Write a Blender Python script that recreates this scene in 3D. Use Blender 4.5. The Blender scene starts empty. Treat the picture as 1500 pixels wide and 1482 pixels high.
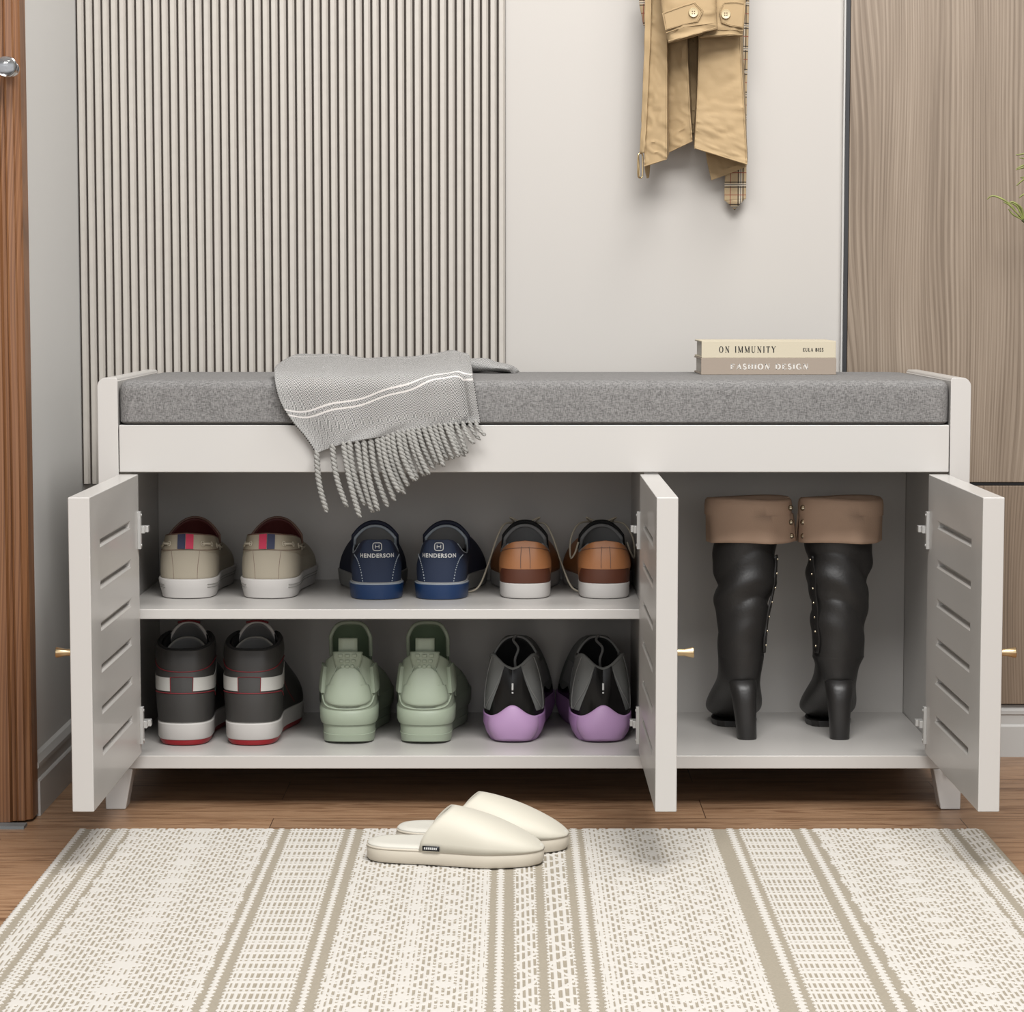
import bpy, math, random
import numpy as np
from mathutils import Vector, Matrix
random.seed(7)
PI = math.pi
C = bpy.context.scene.collection
# ------------------------------------------------------------------ camera model (used to place real geometry at known depth)
F_PX = 3580.0; PITCH = math.atan(306/F_PX); CH = .719; CD = 3.38
def U(px, py, Y):
    a = (px-750)/F_PX; b = (741-py)/F_PX
    dy = math.cos(PITCH)+b*math.sin(PITCH); dz = -math.sin(PITCH)+b*math.cos(PITCH)
    k = (Y+CD)/dy
    return Vector((a*k, Y, CH+dz*k))
# ------------------------------------------------------------------ colour + materials
def lin(c):
    c = c/255.0
    return c/12.92 if c <= .04045 else ((c+.055)/1.055)**2.4
ALB = .60      # overall reflectance level; exposure makes up for it
def rgb(r, g, b): return (lin(r)*ALB, lin(g)*ALB, lin(b)*ALB, 1)
def mat(name, col, rough=.5, metal=0, bump=0, bscale=200, coat=0, spec=.5, vary=0, vscale=30, trans=0, sheen=0):
    m = bpy.data.materials.new(name); m.use_nodes = True
    nt = m.node_tree; b = nt.nodes['Principled BSDF']
    b.inputs['Base Color'].default_value = rgb(*col)
    b.inputs['Roughness'].default_value = rough
    b.inputs['Metallic'].default_value = metal
    b.inputs['Specular IOR Level'].default_value = spec
    b.inputs['Coat Weight'].default_value = coat
    b.inputs['Transmission Weight'].default_value = trans
    b.inputs['Sheen Weight'].default_value = sheen
    tc = nt.nodes.new('ShaderNodeTexCoord')
    if bump:
        n = nt.nodes.new('ShaderNodeTexNoise'); n.inputs['Scale'].default_value = bscale
        n.inputs['Detail'].default_value = 4
        nt.links.new(tc.outputs['Object'], n.inputs['Vector'])
        bp = nt.nodes.new('ShaderNodeBump'); bp.inputs['Strength'].default_value = bump
        bp.inputs['Distance'].default_value = .001
        nt.links.new(n.outputs['Fac'], bp.inputs['Height']); nt.links.new(bp.outputs['Normal'], b.inputs['Normal'])
    if vary:
        n = nt.nodes.new('ShaderNodeTexNoise'); n.inputs['Scale'].default_value = vscale
        nt.links.new(tc.outputs['Object'], n.inputs['Vector'])
        mx = nt.nodes.new('ShaderNodeMix'); mx.data_type = 'RGBA'
        mx.inputs[6].default_value = rgb(*[max(0, c*(1-vary)) for c in col]); mx.inputs[7].default_value = rgb(*[min(255, c*(1+vary)) for c in col])
        nt.links.new(n.outputs['Fac'], mx.inputs[0]); nt.links.new(mx.outputs[2], b.inputs['Base Color'])
    return m
class N:      # tiny node helper
    def __init__(s, name):
        s.m = bpy.data.materials.new(name); s.m.use_nodes = True; s.nt = s.m.node_tree
        s.b = s.nt.nodes['Principled BSDF']; s.tc = s.nt.nodes.new('ShaderNodeTexCoord')
    def link(s, a, b): s.nt.links.new(a, b)
    def node(s, t, **k):
        n = s.nt.nodes.new(t)
        for a, v in k.items(): setattr(n, a, v)
        return n
    def math(s, op, a, b=None, c=None):
        n = s.node('ShaderNodeMath', operation=op)
        for i, v in enumerate((a, b, c)):
            if v is None: continue
            if isinstance(v, (int, float)): n.inputs[i].default_value = v
            else: s.link(v, n.inputs[i])
        return n.outputs[0]
    def ramp(s, fac, stops, interp='LINEAR'):
        n = s.node('ShaderNodeValToRGB'); r = n.color_ramp; r.interpolation = interp
        while len(r.elements) > 1: r.elements.remove(r.elements[-1])
        r.elements[0].position = stops[0][0]; r.elements[0].color = stops[0][1]
        for p, c in stops[1:]:
            e = r.elements.new(p); e.color = c
        s.link(fac, n.inputs[0]); return n.outputs[0]
    def mix(s, fac, a, b, blend='MIX'):
        n = s.node('ShaderNodeMix', data_type='RGBA', blend_type=blend)
        for i, v in ((0, fac), (6, a), (7, b)):
            if isinstance(v, (int, float, tuple)): n.inputs[i].default_value = v
            else: s.link(v, n.inputs[i])
        return n.outputs[2]
    def mapping(s, src, scale=(1, 1, 1), rot=(0, 0, 0), loc=(0, 0, 0)):
        n = s.node('ShaderNodeMapping'); n.inputs['Scale'].default_value = scale
        n.inputs['Rotation'].default_value = rot; n.inputs['Location'].default_value = loc
        s.link(src, n.inputs['Vector']); return n.outputs[0]
    def noise(s, vec, scale, detail=3, rough=.5, dist=0):
        n = s.node('ShaderNodeTexNoise'); n.inputs['Scale'].default_value = scale; n.inputs['Detail'].default_value = detail
        n.inputs['Roughness'].default_value = rough; n.inputs['Distortion'].default_value = dist
        s.link(vec, n.inputs['Vector']); return n.outputs['Fac']
    def bump(s, h, strength, dist=.001):
        n = s.node('ShaderNodeBump'); n.inputs['Strength'].default_value = strength; n.inputs['Distance'].default_value = dist
        s.link(h, n.inputs['Height']); s.link(n.outputs[0], s.b.inputs['Normal'])

def wood_floor():
    k = N('floor_planks'); o = k.tc.outputs['Object']
    br = k.node('ShaderNodeTexBrick'); br.offset = .37; br.inputs['Scale'].default_value = 1
    br.inputs['Brick Width'].default_value = .95; br.inputs['Row Height'].default_value = .128
    br.inputs['Mortar Size'].default_value = .0007; br.inputs['Mortar Smooth'].default_value = .3
    br.inputs['Color1'].default_value = (0, 0, 0, 1); br.inputs['Color2'].default_value = (1, 1, 1, 1); br.inputs['Mortar'].default_value = (.5, .5, .5, 1)
    k.link(k.mapping(o, loc=(.33, .045, 0)), br.inputs['Vector'])
    off = k.node('ShaderNodeVectorMath', operation='MULTIPLY_ADD'); k.link(br.outputs['Color'], off.inputs[0]); off.inputs[1].default_value = (7, 3, 5)
    k.link(k.mapping(o, scale=(2.2, 26, 2)), off.inputs[2])
    g = k.noise(off.outputs[0], 2.4, 6, .62, 1.1)
    g2 = k.noise(k.mapping(o, scale=(5, 160, 1)), 3, 3, .6)
    col = k.ramp(g, [(.32, rgb(122, 88, 62)), (.45, rgb(176, 137, 104)), (.56, rgb(202, 163, 128)), (.66, rgb(152, 113, 84))])
    col = k.mix(k.math('MULTIPLY', g2, .3), col, rgb(132, 94, 66))
    tone = k.ramp(br.outputs['Color'], [(0, (.86, .86, .86, 1)), (1, (1.08, 1.06, 1.03, 1))])
    col = k.mix(1.0, col, tone, 'MULTIPLY')
    col = k.mix(br.outputs['Fac'], col, rgb(82, 56, 38))
    k.link(col, k.b.inputs['Base Color']); k.b.inputs['Roughness'].default_value = .42
    k.bump(k.math('SUBTRACT', g2, br.outputs['Fac']), .25); return k.m
def wood_vertical(name, c1, c2, c3, rough=.5, seed=0., fine=1.):
    k = N(name); o = k.tc.outputs['Object']
    w = k.noise(k.mapping(o, scale=(5, 5, .75), loc=(seed, 0, seed)), 1.5, 1, .4, .1)
    sep = k.node('ShaderNodeSeparateXYZ'); k.link(o, sep.inputs[0])
    ph = k.math('MULTIPLY_ADD', w, 120, k.math('MULTIPLY', sep.outputs['X'], 1150*fine))
    ring = k.math('MULTIPLY_ADD', k.math('SINE', ph), .5, .5)
    wx = k.node('ShaderNodeCombineXYZ'); k.link(k.math('MULTIPLY_ADD', w, .10, sep.outputs['X']), wx.inputs[0]); k.link(sep.outputs['Z'], wx.inputs[2])
    g = k.noise(k.mapping(wx.outputs[0], scale=(330*fine, 80, 2.6)), 1.2, 6, .68)
    g3 = k.noise(k.mapping(o, scale=(22, 10, .8)), 1.3, 3, .5)
    f = k.math('ADD', k.math('MULTIPLY', ring, .10), k.math('ADD', k.math('MULTIPLY', g, .62), k.math('MULTIPLY', g3, .24)))
    col = k.ramp(f, [(.36, rgb(*c1)), (.5, rgb(*c2)), (.64, rgb(*c3))])
    k.link(col, k.b.inputs['Base Color']); k.b.inputs['Roughness'].default_value = rough
    k.bump(f, .05); return k.m
def fabric(name, ca, cb, sc=900, rough=.9, bump=.5):
    k = N(name); o = k.tc.outputs['Object']
    a = k.noise(k.mapping(o, scale=(.22, 1, 1)), sc, 2, .6); b = k.noise(k.mapping(o, scale=(1, 1, .22)), sc, 2, .6)
    big = k.noise(o, 35, 3)
    f = k.math('ADD', k.math('MULTIPLY', a, .5), k.math('MULTIPLY', b, .5))
    f = k.math('ADD', k.math('MULTIPLY', f, .95), k.math('MULTIPLY', big, .05))
    k.link(k.ramp(f, [(.38, rgb(*ca)), (.62, rgb(*cb))]), k.b.inputs['Base Color'])
    k.b.inputs['Roughness'].default_value = rough; k.b.inputs['Specular IOR Level'].default_value = .2
    k.bump(f, bump); return k.m
def herringbone():
    k = N('herringbone_weave'); sep = k.node('ShaderNodeSeparateXYZ'); k.link(k.tc.outputs['UV'], sep.inputs[0])
    u, v = sep.outputs['X'], sep.outputs['Y']
    tri = k.math('ABSOLUTE', k.math('SUBTRACT', k.math('FRACT', k.math('MULTIPLY', u, 1/.0135)), .5))
    ph = k.math('FRACT', k.math('ADD', k.math('MULTIPLY', v, 1/.0036), k.math('MULTIPLY', tri, 6.4)))
    st = k.math('GREATER_THAN', ph, .47)
    nz = k.noise(k.mapping(k.tc.outputs['UV'], scale=(1, 1, 1)), 900, 2)
    col = k.mix(st, rgb(44, 43, 42), rgb(232, 230, 227))
    soft = k.noise(k.tc.outputs['UV'], 22, 2)
    col = k.mix(k.math('MULTIPLY', soft, .25), col, rgb(168, 166, 163))
    col = k.mix(k.math('MULTIPLY', nz, .15), col, rgb(120, 119, 117))
    # the two white woven lines that cross the cloth
    for c0 in (.0, .0085):
        mr = k.node('ShaderNodeMapRange', interpolation_type='SMOOTHSTEP'); k.link(u, mr.inputs[0]); mr.inputs[1].default_value = .0; mr.inputs[2].default_value = .30; mr.inputs[3].default_value = .408; mr.inputs[4].default_value = .352
        d = k.math('ABSOLUTE', k.math('SUBTRACT', k.math('SUBTRACT', v, mr.outputs[0]), c0))
        col = k.mix(k.math('LESS_THAN', d, .00125), col, rgb(238, 232, 228))
    for c0 in (.0, .0075):
        d = k.math('ABSOLUTE', k.math('SUBTRACT', v, .14+c0))
        col = k.mix(k.math('LESS_THAN', d, .001), col, rgb(232, 228, 224))
    k.link(col, k.b.inputs['Base Color']); k.b.inputs['Roughness'].default_value = .95; k.b.inputs['Specular IOR Level'].default_value = .1
    k.bump(k.math('ADD', st, nz), .35); return k.m
def plaid():
    k = N('tan_plaid'); sep = k.node('ShaderNodeSeparateXYZ'); k.link(k.tc.outputs['UV'], sep.inputs[0])
    col = rgb(205, 180, 142)
    def band(ax, off, wd, c, colr, alpha=.85, per=.034):
        d = k.math('ABSOLUTE', k.math('SUBTRACT', k.math('FRACT', k.math('MULTIPLY_ADD', sep.outputs[ax], 1/per, off)), .5))
        return k.mix(k.math('MULTIPLY', k.math('LESS_THAN', d, wd), alpha), colr, c)
    for ax, o in ((0, .18), (1, .3)):
        for oo, wd, c in ((0, .055, rgb(236, 226, 208)), (.11, .025, rgb(40, 34, 34)), (-.11, .025, rgb(40, 34, 34)), (.0, .018, rgb(60, 50, 46)), (.46, .02, rgb(160, 78, 62))):
            col = band(ax, o+oo, wd, c, col)
    k.link(col, k.b.inputs['Base Color']); k.b.inputs['Roughness'].default_value = .85; return k.m
M = {}
def mats():
    M['wall'] = mat('wall_paint', (214, 209, 203), .75, bump=.05, bscale=300)
    M['wall_side'] = mat('side_wall_paint', (236, 234, 230), .75)
    M['white'] = mat('white_lacquer', (226, 222, 217), .36, coat=.15)
    M['base'] = mat('skirting_paint', (214, 212, 208), .5)
    M['floor'] = wood_floor()
    M['door'] = wood_vertical('brown_door_wood', (112, 72, 42), (146, 98, 62), (168, 120, 80), .42, 2)
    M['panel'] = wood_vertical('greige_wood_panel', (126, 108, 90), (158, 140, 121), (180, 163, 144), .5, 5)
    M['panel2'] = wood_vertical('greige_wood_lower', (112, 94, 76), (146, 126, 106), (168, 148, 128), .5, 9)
    M['slat'] = mat('slat_beige', (208, 201, 192), .5, vary=.03, vscale=60)
    M['slatback'] = mat('slat_backing', (92, 82, 74), .8)
    M['darkmetal'] = mat('dark_trim', (70, 70, 72), .4, .6)
    M['cushion'] = fabric('cushion_grey_linen', (112, 110, 109), (168, 166, 164))
    M['herring'] = herringbone(); M['plaid'] = plaid()
    M['yarn'] = mat('twisted_yarn', (170, 168, 163), .95, bump=.8, bscale=900, vary=.25, vscale=700, spec=.1)
    M['chrome'] = mat('chrome', (225, 225, 228), .18, 1)
    M['hinge'] = mat('hinge_nickel', (226, 225, 222), .3, .35)
    M['brass'] = mat('brass', (232, 204, 160), .28, 1)
    M['gold'] = mat('gold_buckle', (232, 204, 156), .25, 1)
    M['glass'] = mat('knob_crystal', (235, 238, 240), .05, 0, trans=.85)
    M['rugbase'] = mat('rug_taupe', (188, 178, 160), .95, bump=.6, bscale=1500, spec=.1, vary=.06, vscale=400)
    M['rugwhite'] = mat('rug_cream', (243, 238, 230), .95, bump=.5, bscale=1500, spec=.1)
    M['cream'] = mat('slipper_cream', (237, 231, 214), .6, bump=.06, bscale=700, sheen=.1)
    M['creamsole'] = mat('slipper_sole_cream', (232, 222, 204), .5)
    M['creamin'] = mat('slipper_insole', (240, 236, 224), .7)
    M['black'] = mat('black_tag', (18, 20, 28), .5)
    M['whiteink'] = mat('white_ink', (238, 238, 236), .6)
    M['canvas'] = mat('beige_canvas', (192, 182, 162), .75, bump=.25, bscale=1500)
    M['canvas2'] = mat('beige_collar', (184, 172, 150), .7, bump=.2, bscale=1500)
    M['rope'] = mat('cream_lace', (214, 203, 182), .7)
    M['solewhite'] = mat('white_rubber', (228, 224, 220), .45)
    M['solegrey'] = mat('grey_rubber_stripe', (168, 166, 160), .5)
    M['maroon'] = mat('maroon_lining', (96, 34, 30), .7)
    M['browntrim'] = mat('brown_trim', (128, 96, 82), .6)
    M['navytab'] = mat('navy_ribbon', (52, 58, 92), .7); M['pinktab'] = mat('pink_ribbon', (224, 52, 92), .7)
    M['navy'] = mat('navy_canvas', (32, 48, 78), .75, bump=.3, bscale=1500)
    M['navydark'] = mat('dark_navy', (28, 36, 62), .75, bump=.3, bscale=1500)
    M['royal'] = mat('royal_rubber', (16, 56, 104), .4)
    M['stitch'] = mat('grey_stitch', (176, 186, 196), .8)
    M['greyfab'] = mat('grey_lining', (150, 150, 150), .8, bump=.3, bscale=1200)
    M['greysole'] = mat('grey_rubber', (168, 168, 166), .55)
    M['tan'] = mat('tan_leather', (184, 122, 76), .5, bump=.15, bscale=600)
    M['chestnut'] = mat('chestnut_leather', (98, 50, 28), .5)
    M['charcoal'] = mat('charcoal_leather', (64, 62, 60), .5, bump=.1, bscale=700)
    M['offwhite'] = mat('offwhite_leather', (212, 210, 204), .5)
    M['red'] = mat('red_piping', (140, 34, 44), .6); M['redsole'] = mat('red_rubber', (172, 14, 30), .4)
    M['tonguegrey'] = mat('tongue_grey', (128, 128, 128), .8)
    M['greyswoosh'] = mat('dark_green_patch', (46, 56, 50), .5)
    M['sage'] = mat('sage_rubber', (178, 190, 168), .5)
    M['sagedark'] = mat('sage_lining', (104, 124, 98), .7)
    M['lilac'] = mat('lilac_foam', (206, 166, 212), .5)
    M['lilacedge'] = mat('lilac_sidewall', (196, 150, 206), .5)
    M['gloss'] = mat('gloss_black', (9, 9, 10), .22, spec=.3)
    M['mesh'] = mat('grey_mesh', (128, 130, 128), .8, bump=.5, bscale=1400)
    M['meshedge'] = mat('grey_piping', (148, 148, 146), .6)
    M['inner'] = mat('black_lining', (26, 26, 27), .85)
    M['boot'] = mat('black_leather', (40, 38, 37), .42, bump=.25, bscale=260)
    M['cuff'] = mat('brown_suede', (216, 182, 156), .85, bump=.3, bscale=500)
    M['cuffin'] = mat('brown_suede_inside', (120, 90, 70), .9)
    M['rivet'] = mat('rivet_metal', (210, 196, 170), .25, 1)
    M['khaki'] = mat('khaki_cotton', (196, 168, 126), .8, bump=.35, bscale=60, vary=.04, vscale=25)
    M['khakidark'] = mat('khaki_inside', (150, 122, 86), .85)
    M['button'] = mat('horn_button', (232, 214, 172), .4)
    M['thread'] = mat('brown_thread', (110, 84, 56), .8)
    M['book1'] = mat('cream_cloth_cover', (226, 214, 188), .65, bump=.1, bscale=800)
    M['book2'] = mat('taupe_cloth_cover', (176, 160, 144), .6, bump=.1, bscale=800)
    M['paper'] = mat('page_block', (222, 216, 206), .9, bump=.6, bscale=500)
    M['ink'] = mat('dark_ink', (44, 42, 36), .7); M['lightink'] = mat('light_ink', (240, 234, 226), .6)
    M['leaf'] = mat('variegated_leaf', (150, 158, 92), .5, vary=.3, vscale=90)
    M['leafdark'] = mat('leaf_stem', (74, 78, 34), .55)
    M['pot'] = mat('ceramic_pot', (196, 190, 180), .4); M['soil'] = mat('potting_soil', (58, 44, 34), .95, bump=.8, bscale=200)
    M['sill'] = mat('threshold_metal', (150, 156, 158), .45, .3)
mats()
# ------------------------------------------------------------------ mesh helpers
class MB:
    def __init__(s): s.v = []; s.f = []; s.mi = []; s.uv = None
    def add(s, vs, fs, mi=0):
        o = len(s.v); s.v += [tuple(p) for p in vs]; s.f += [tuple(i+o for i in f) for f in fs]; s.mi += [mi]*len(fs); return s
    def box(s, x0, x1, y0, y1, z0, z1, mi=0):
        vs = [(x0,y0,z0),(x1,y0,z0),(x1,y1,z0),(x0,y1,z0),(x0,y0,z1),(x1,y0,z1),(x1,y1,z1),(x0,y1,z1)]
        return s.add(vs, [(0,3,2,1),(4,5,6,7),(0,1,5,4),(1,2,6,5),(2,3,7,6),(3,0,4,7)], mi)
    def grid(s, P, closed_u=False, closed_v=False, mi=0, flip=False):
        nu = len(P); nv = len(P[0]); vs = [p for r in P for p in r]; fs = []
        for i in range(nu if closed_u else nu-1):
            for j in range(nv if closed_v else nv-1):
                a = i*nv+j; b = ((i+1) % nu)*nv+j; c = ((i+1) % nu)*nv+(j+1) % nv; d = i*nv+(j+1) % nv
                fs.append((a, d, c, b) if flip else (a, b, c, d))
        return s.add(vs, fs, mi)
    def tube(s, pts, r, n=8, mi=0, closed=False, caps=True):
        pts = [Vector(p) for p in pts]; m = len(pts); rings = []
        up = Vector((0, 0, 1))
        prev = None
        for i, p in enumerate(pts):
            a = pts[(i-1) % m] if (closed or i) else p; b = pts[(i+1) % m] if (closed or i < m-1) else p
            t = (b-a); t = t.normalized() if t.length > 1e-9 else Vector((0, 0, 1))
            if prev is None:
                x = t.cross(up) if abs(t.z) < .9 else t.cross(Vector((1, 0, 0)))
            else: x = prev-t*prev.dot(t)
            x.normalize(); prev = x; y = t.cross(x)
            rr = r(i/(m-1)) if callable(r) else r
            rings.append([p+x*(math.cos(q*2*PI/n)*rr)+y*(math.sin(q*2*PI/n)*rr) for q in range(n)])
        o = len(s.v); s.grid(rings, closed_u=closed, closed_v=True, mi=mi)
        if caps and not closed:
            s.f += [tuple(o+q for q in range(n))[::-1], tuple(o+(m-1)*n+q for q in range(n))]; s.mi += [mi, mi]
        return s
    def lathe(s, prof, c=(0,0,0), axis='z', n=24, mi=0):
        rings = []
        for r, h in prof:
            ring = []
            for q in range(n):
                a = q*2*PI/n; x, y = r*math.cos(a), r*math.sin(a)
                p = (x, y, h) if axis == 'z' else ((h, x, y) if axis == 'x' else (y, h, x))
                ring.append((p[0]+c[0], p[1]+c[1], p[2]+c[2]))
            rings.append(ring)
        o = len(s.v); s.grid(rings, closed_v=True, mi=mi, flip=True)
        s.f += [tuple(o+q for q in range(n))[::-1], tuple(o+(len(prof)-1)*n+q for q in range(n))]; s.mi += [mi, mi]
        return s
    def prism(s, poly, y0, y1, mi=0):      # poly in x,z
        n = len(poly); vs = [(x, y0, z) for x, z in poly]+[(x, y1, z) for x, z in poly]
        return s.add(vs, [tuple(range(n)), tuple(range(2*n-1, n-1, -1))]+[(i, i+n, (i+1) % n+n, (i+1) % n) for i in range(n)], mi)
    def build(s, name, m, parent=None, smooth=True, bevel=0, ang=35, sub=0, solid=0, recalc=True, bseg=2):
        me = bpy.data.meshes.new(name); me.from_pydata(s.v, [], s.f)
        ms = m if isinstance(m, (list, tuple)) else [m]
        for k in ms: me.materials.append(M[k] if isinstance(k, str) else k)
        if len(ms) > 1: me.polygons.foreach_set('material_index', s.mi)
        if s.uv:
            l = me.uv_layers.new(name='UV'); 
            for lp in me.loops: l.data[lp.index].uv = s.uv[lp.vertex_index]
        me.validate(); me.update()
        if recalc:
            import bmesh
            bm = bmesh.new(); bm.from_mesh(me); bmesh.ops.recalc_face_normals(bm, faces=bm.faces); bm.to_mesh(me); bm.free()
        o = bpy.data.objects.new(name, me); C.objects.link(o)
        if parent: o.parent = parent
        if solid:
            md = o.modifiers.new('Solid', 'SOLIDIFY'); md.thickness = abs(solid); md.offset = 0
        if bevel:
            md = o.modifiers.new('Bevel', 'BEVEL'); md.width = bevel; md.segments = bseg; md.limit_method = 'ANGLE'; md.angle_limit = .6
            md.harden_normals = True
        if sub:
            md = o.modifiers.new('Sub', 'SUBSURF'); md.levels = md.render_levels = sub
        if smooth:
            me.polygons.foreach_set('use_smooth', [True]*len(me.polygons))
            try: me.set_sharp_from_angle(angle=math.radians(ang))
            except Exception: pass
        return o
def tag(o, label=None, cat=None, group=None, kind=None):
    if label: o['label'] = label
    if cat: o['category'] = cat
    if group: o['group'] = group
    if kind: o['kind'] = kind
    return o
def thing(name, label, cat, loc=(0,0,0), rz=0, group=None):
    o = bpy.data.objects.new(name, None); C.objects.link(o); o.location = loc; o.rotation_euler = (0, 0, rz); o.empty_display_size = .02
    return tag(o, label, cat, group)
def part_label(o, l): o['label'] = l; return o
def off(parent, *v): return tuple(a-b for a, b in zip(v, parent.location))
def hermite(xs, ys, x):       # smooth 1-D interpolation (catmull-rom, non uniform)
    n = len(xs)
    if x <= xs[0]: return ys[0]
    if x >= xs[-1]: return ys[-1]
    i = 0
    while xs[i+1] < x: i += 1
    def sl(k):
        if k == 0: return (ys[1]-ys[0])/(xs[1]-xs[0])
        if k == n-1: return (ys[-1]-ys[-2])/(xs[-1]-xs[-2])
        return (ys[k+1]-ys[k-1])/(xs[k+1]-xs[k-1])
    h = xs[i+1]-xs[i]; t = (x-xs[i])/h
    return (2*t**3-3*t*t+1)*ys[i]+(t**3-2*t*t+t)*h*sl(i)+(-2*t**3+3*t*t)*ys[i+1]+(t**3-t*t)*h*sl(i+1)
def spline(pts, n, closed=False):
    pts = [Vector(p) for p in pts]; m = len(pts); out = []
    segs = m if closed else m-1
    for k in range(n if closed else n):
        f = k/(n if closed else n-1)*segs; i = min(int(f), segs-1); t = f-i
        def g(j): return pts[j % m] if closed else pts[min(max(j, 0), m-1)]
        p0, p1, p2, p3 = g(i-1), g(i), g(i+1), g(i+2)
        out.append(.5*((2*p1)+(-p0+p2)*t+(2*p0-5*p1+4*p2-p3)*t*t+(-p0+3*p1-3*p2+p3)*t**3))
    return out
def sheet_grid(rows, nu, nv):      # rows: list of lists of 3-D points -> smooth grid
    cols = [spline(r, nu) for r in rows]
    return [[p for p in spline([c[i] for c in cols], nv)] for i in range(nu)]
def sheet(name, rows, m, parent, nu=24, nv=24, solid=.0015, fn=None, uv=True, loc=(0,0,0)):
    G = sheet_grid(rows, nu, nv)
    if fn: G = [[fn(p, i/(nu-1), j/(nv-1)) for j, p in enumerate(r)] for i, r in enumerate(G)]
    b = MB(); L = Vector(loc)
    b.grid([[p-L for p in r] for r in G])
    if uv:
        b.uv = []
        for i in range(nu):
            for j in range(nv): b.uv.append((G[i][j].x, G[i][j].z))
    return b.build(name, m, parent, solid=solid, recalc=False, ang=60)
# ------------------------------------------------------------------ the room
def room():
    tag(MB().box(-3, 2.6, -4.6, .42, -.05, 0).build('floor', 'floor', smooth=False), kind='structure')
    b = MB().box(-.80, 2.6, .42, .5, 0, 2.6)
    tag(b.build('wall_back', 'wall', smooth=False), kind='structure')
    tag(MB().box(-.80, -.668, -.03, .42, 0, 2.6).build('wall_left', 'wall_side', smooth=False), kind='structure')
    # skirting: moulded profile, (depth, height)
    prof = [(0, 0), (.012, 0), (.012, .048), (.0105, .0505), (.0085, .0515), (.0085, .0655), (.0105, .0675), (.0105, .073), (.006, .0815), (0, .0835)]
    b = MB(); n = len(prof)
    x0, x1 = -.668, 2.6
    b.add([(x0, .42-d, z) for d, z in prof]+[(x1, .42-d, z) for d, z in prof], [(i, i+1, i+1+n, i+n) for i in range(n-1)]+[tuple(range(n)), tuple(range(2*n-1, n-1, -1))])
    tag(b.build('baseboard_back', 'base', smooth=False), kind='structure')
    b = MB()
    b.add([(-.668+d, -.028, z) for d, z in prof]+[(-.668+d, .42, z) for d, z in prof], [(i, i+1, i+1+n, i+n) for i in range(n-1)]+[tuple(range(n)), tuple(range(2*n-1, n-1, -1))])
    tag(b.build('baseboard_left', 'base', smooth=False), kind='structure')
    # slatted panel on the back wall
    t = thing('slatted_wall_panel', 'beige slatted panel of narrow vertical ribs on the back wall behind the bench', 'wall panel', (-.339, .42, .43))
    MB().box(-.329, .329, -.006, -.0005, -.0, 1.65).build('backing_board', 'slatback', t, smooth=False)
    b = MB(); n = 51; pitch = (.658-.0005)/n
    for i in range(n):
        a = -.329+i*pitch+.0028; c = a+pitch-.0030
        poly = [(a, -.006), (a+.0004, -.0145), (a+.0011, -.0155), (c-.0030, -.0155), (c, -.0115), (c, -.006)]
        k = len(poly)
        b.add([(x, y, 0) for x, y in poly]+[(x, y, 1.65) for x, y in poly], [tuple(range(k)), tuple(range(2*k-1, k-1, -1))]+[(j, (j+1) % k, (j+1) % k+k, j+k) for j in range(k)])
    part_label(b.build('slats', 'slat', t, smooth=False), 'narrow beige vertical ribs with dark gaps')
    # wood cladding right of the wall
    t = thing('wood_wall_panel', 'tall greige wood-grain panel on the wall right of the coat, above the black joint', 'wall panel', (1.4, .42, .4325))
    MB().box(-.882, 1.2, -.016, -.001, 0, 2.16).build('panel_board', 'panel', t, smooth=False, bevel=.001)
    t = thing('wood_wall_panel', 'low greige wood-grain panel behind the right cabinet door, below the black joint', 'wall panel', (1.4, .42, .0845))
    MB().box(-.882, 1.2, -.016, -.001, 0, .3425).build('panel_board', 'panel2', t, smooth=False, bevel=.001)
    tag(MB().box(.5175, 2.6, .412, .4195, .4275, .4320).box(.5115, .5172, .404, .4195, .084, 2.6).build('trim_1', 'darkmetal', smooth=False), kind='structure')
    tag(MB().box(.5085, .5112, .408, .4195, .084, 2.6).build('trim_2', 'base', smooth=False), kind='structure')
    # door frame / leaf at far left
    poly = [(-.659, -.028), (-.659, -.066), (-.661, -.070), (-.6665, -.073), (-.668, -.078), (-.676, -.079), (-.6775, -.083), (-.679, -.079), (-.6835, -.081), (-.686, -.088), (-.70, -.090), (-1.2, -.090), (-1.2, -.028)]
    k = len(poly); b = MB()
    b.add([(x, y, .004) for x, y in poly]+[(x, y, 2.4) for x, y in poly], [tuple(range(k)), tuple(range(2*k-1, k-1, -1))]+[(j, (j+1) % k, (j+1) % k+k, j+k) for j in range(k)])
    d = tag(b.build('door_1', 'door', smooth=False), kind='structure')
    kp = U(8, 97, -.13)
    b = MB(); b.lathe([(.0001, .0), (.007, -.001), (.0118, -.006), (.0132, -.013), (.012, -.020), (.008, -.025), (.0001, -.027)], (kp.x, kp.y+.013, kp.z), 'y', 28)
    h = b.build('door_knob', 'glass', d, ang=80)
    b = MB(); b.lathe([(.0105, 0), (.0105, -.003), (.006, -.006), (.005, -.020), (.0001, -.020)], (kp.x, -.090, kp.z), 'y', 24)
    b.lathe([(.0075, 0), (.011, -.001), (.0138, -.006), (.0138, -.009), (.0125, -.010)], (kp.x, kp.y+.016, kp.z), 'y', 28)
    b.build('knob_collar', 'chrome', h)
    tag(MB().box(-1.4, -.662, -.115, -.0905, 0, .004).build('trim_3', 'sill', smooth=False), kind='structure')
room()
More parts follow.
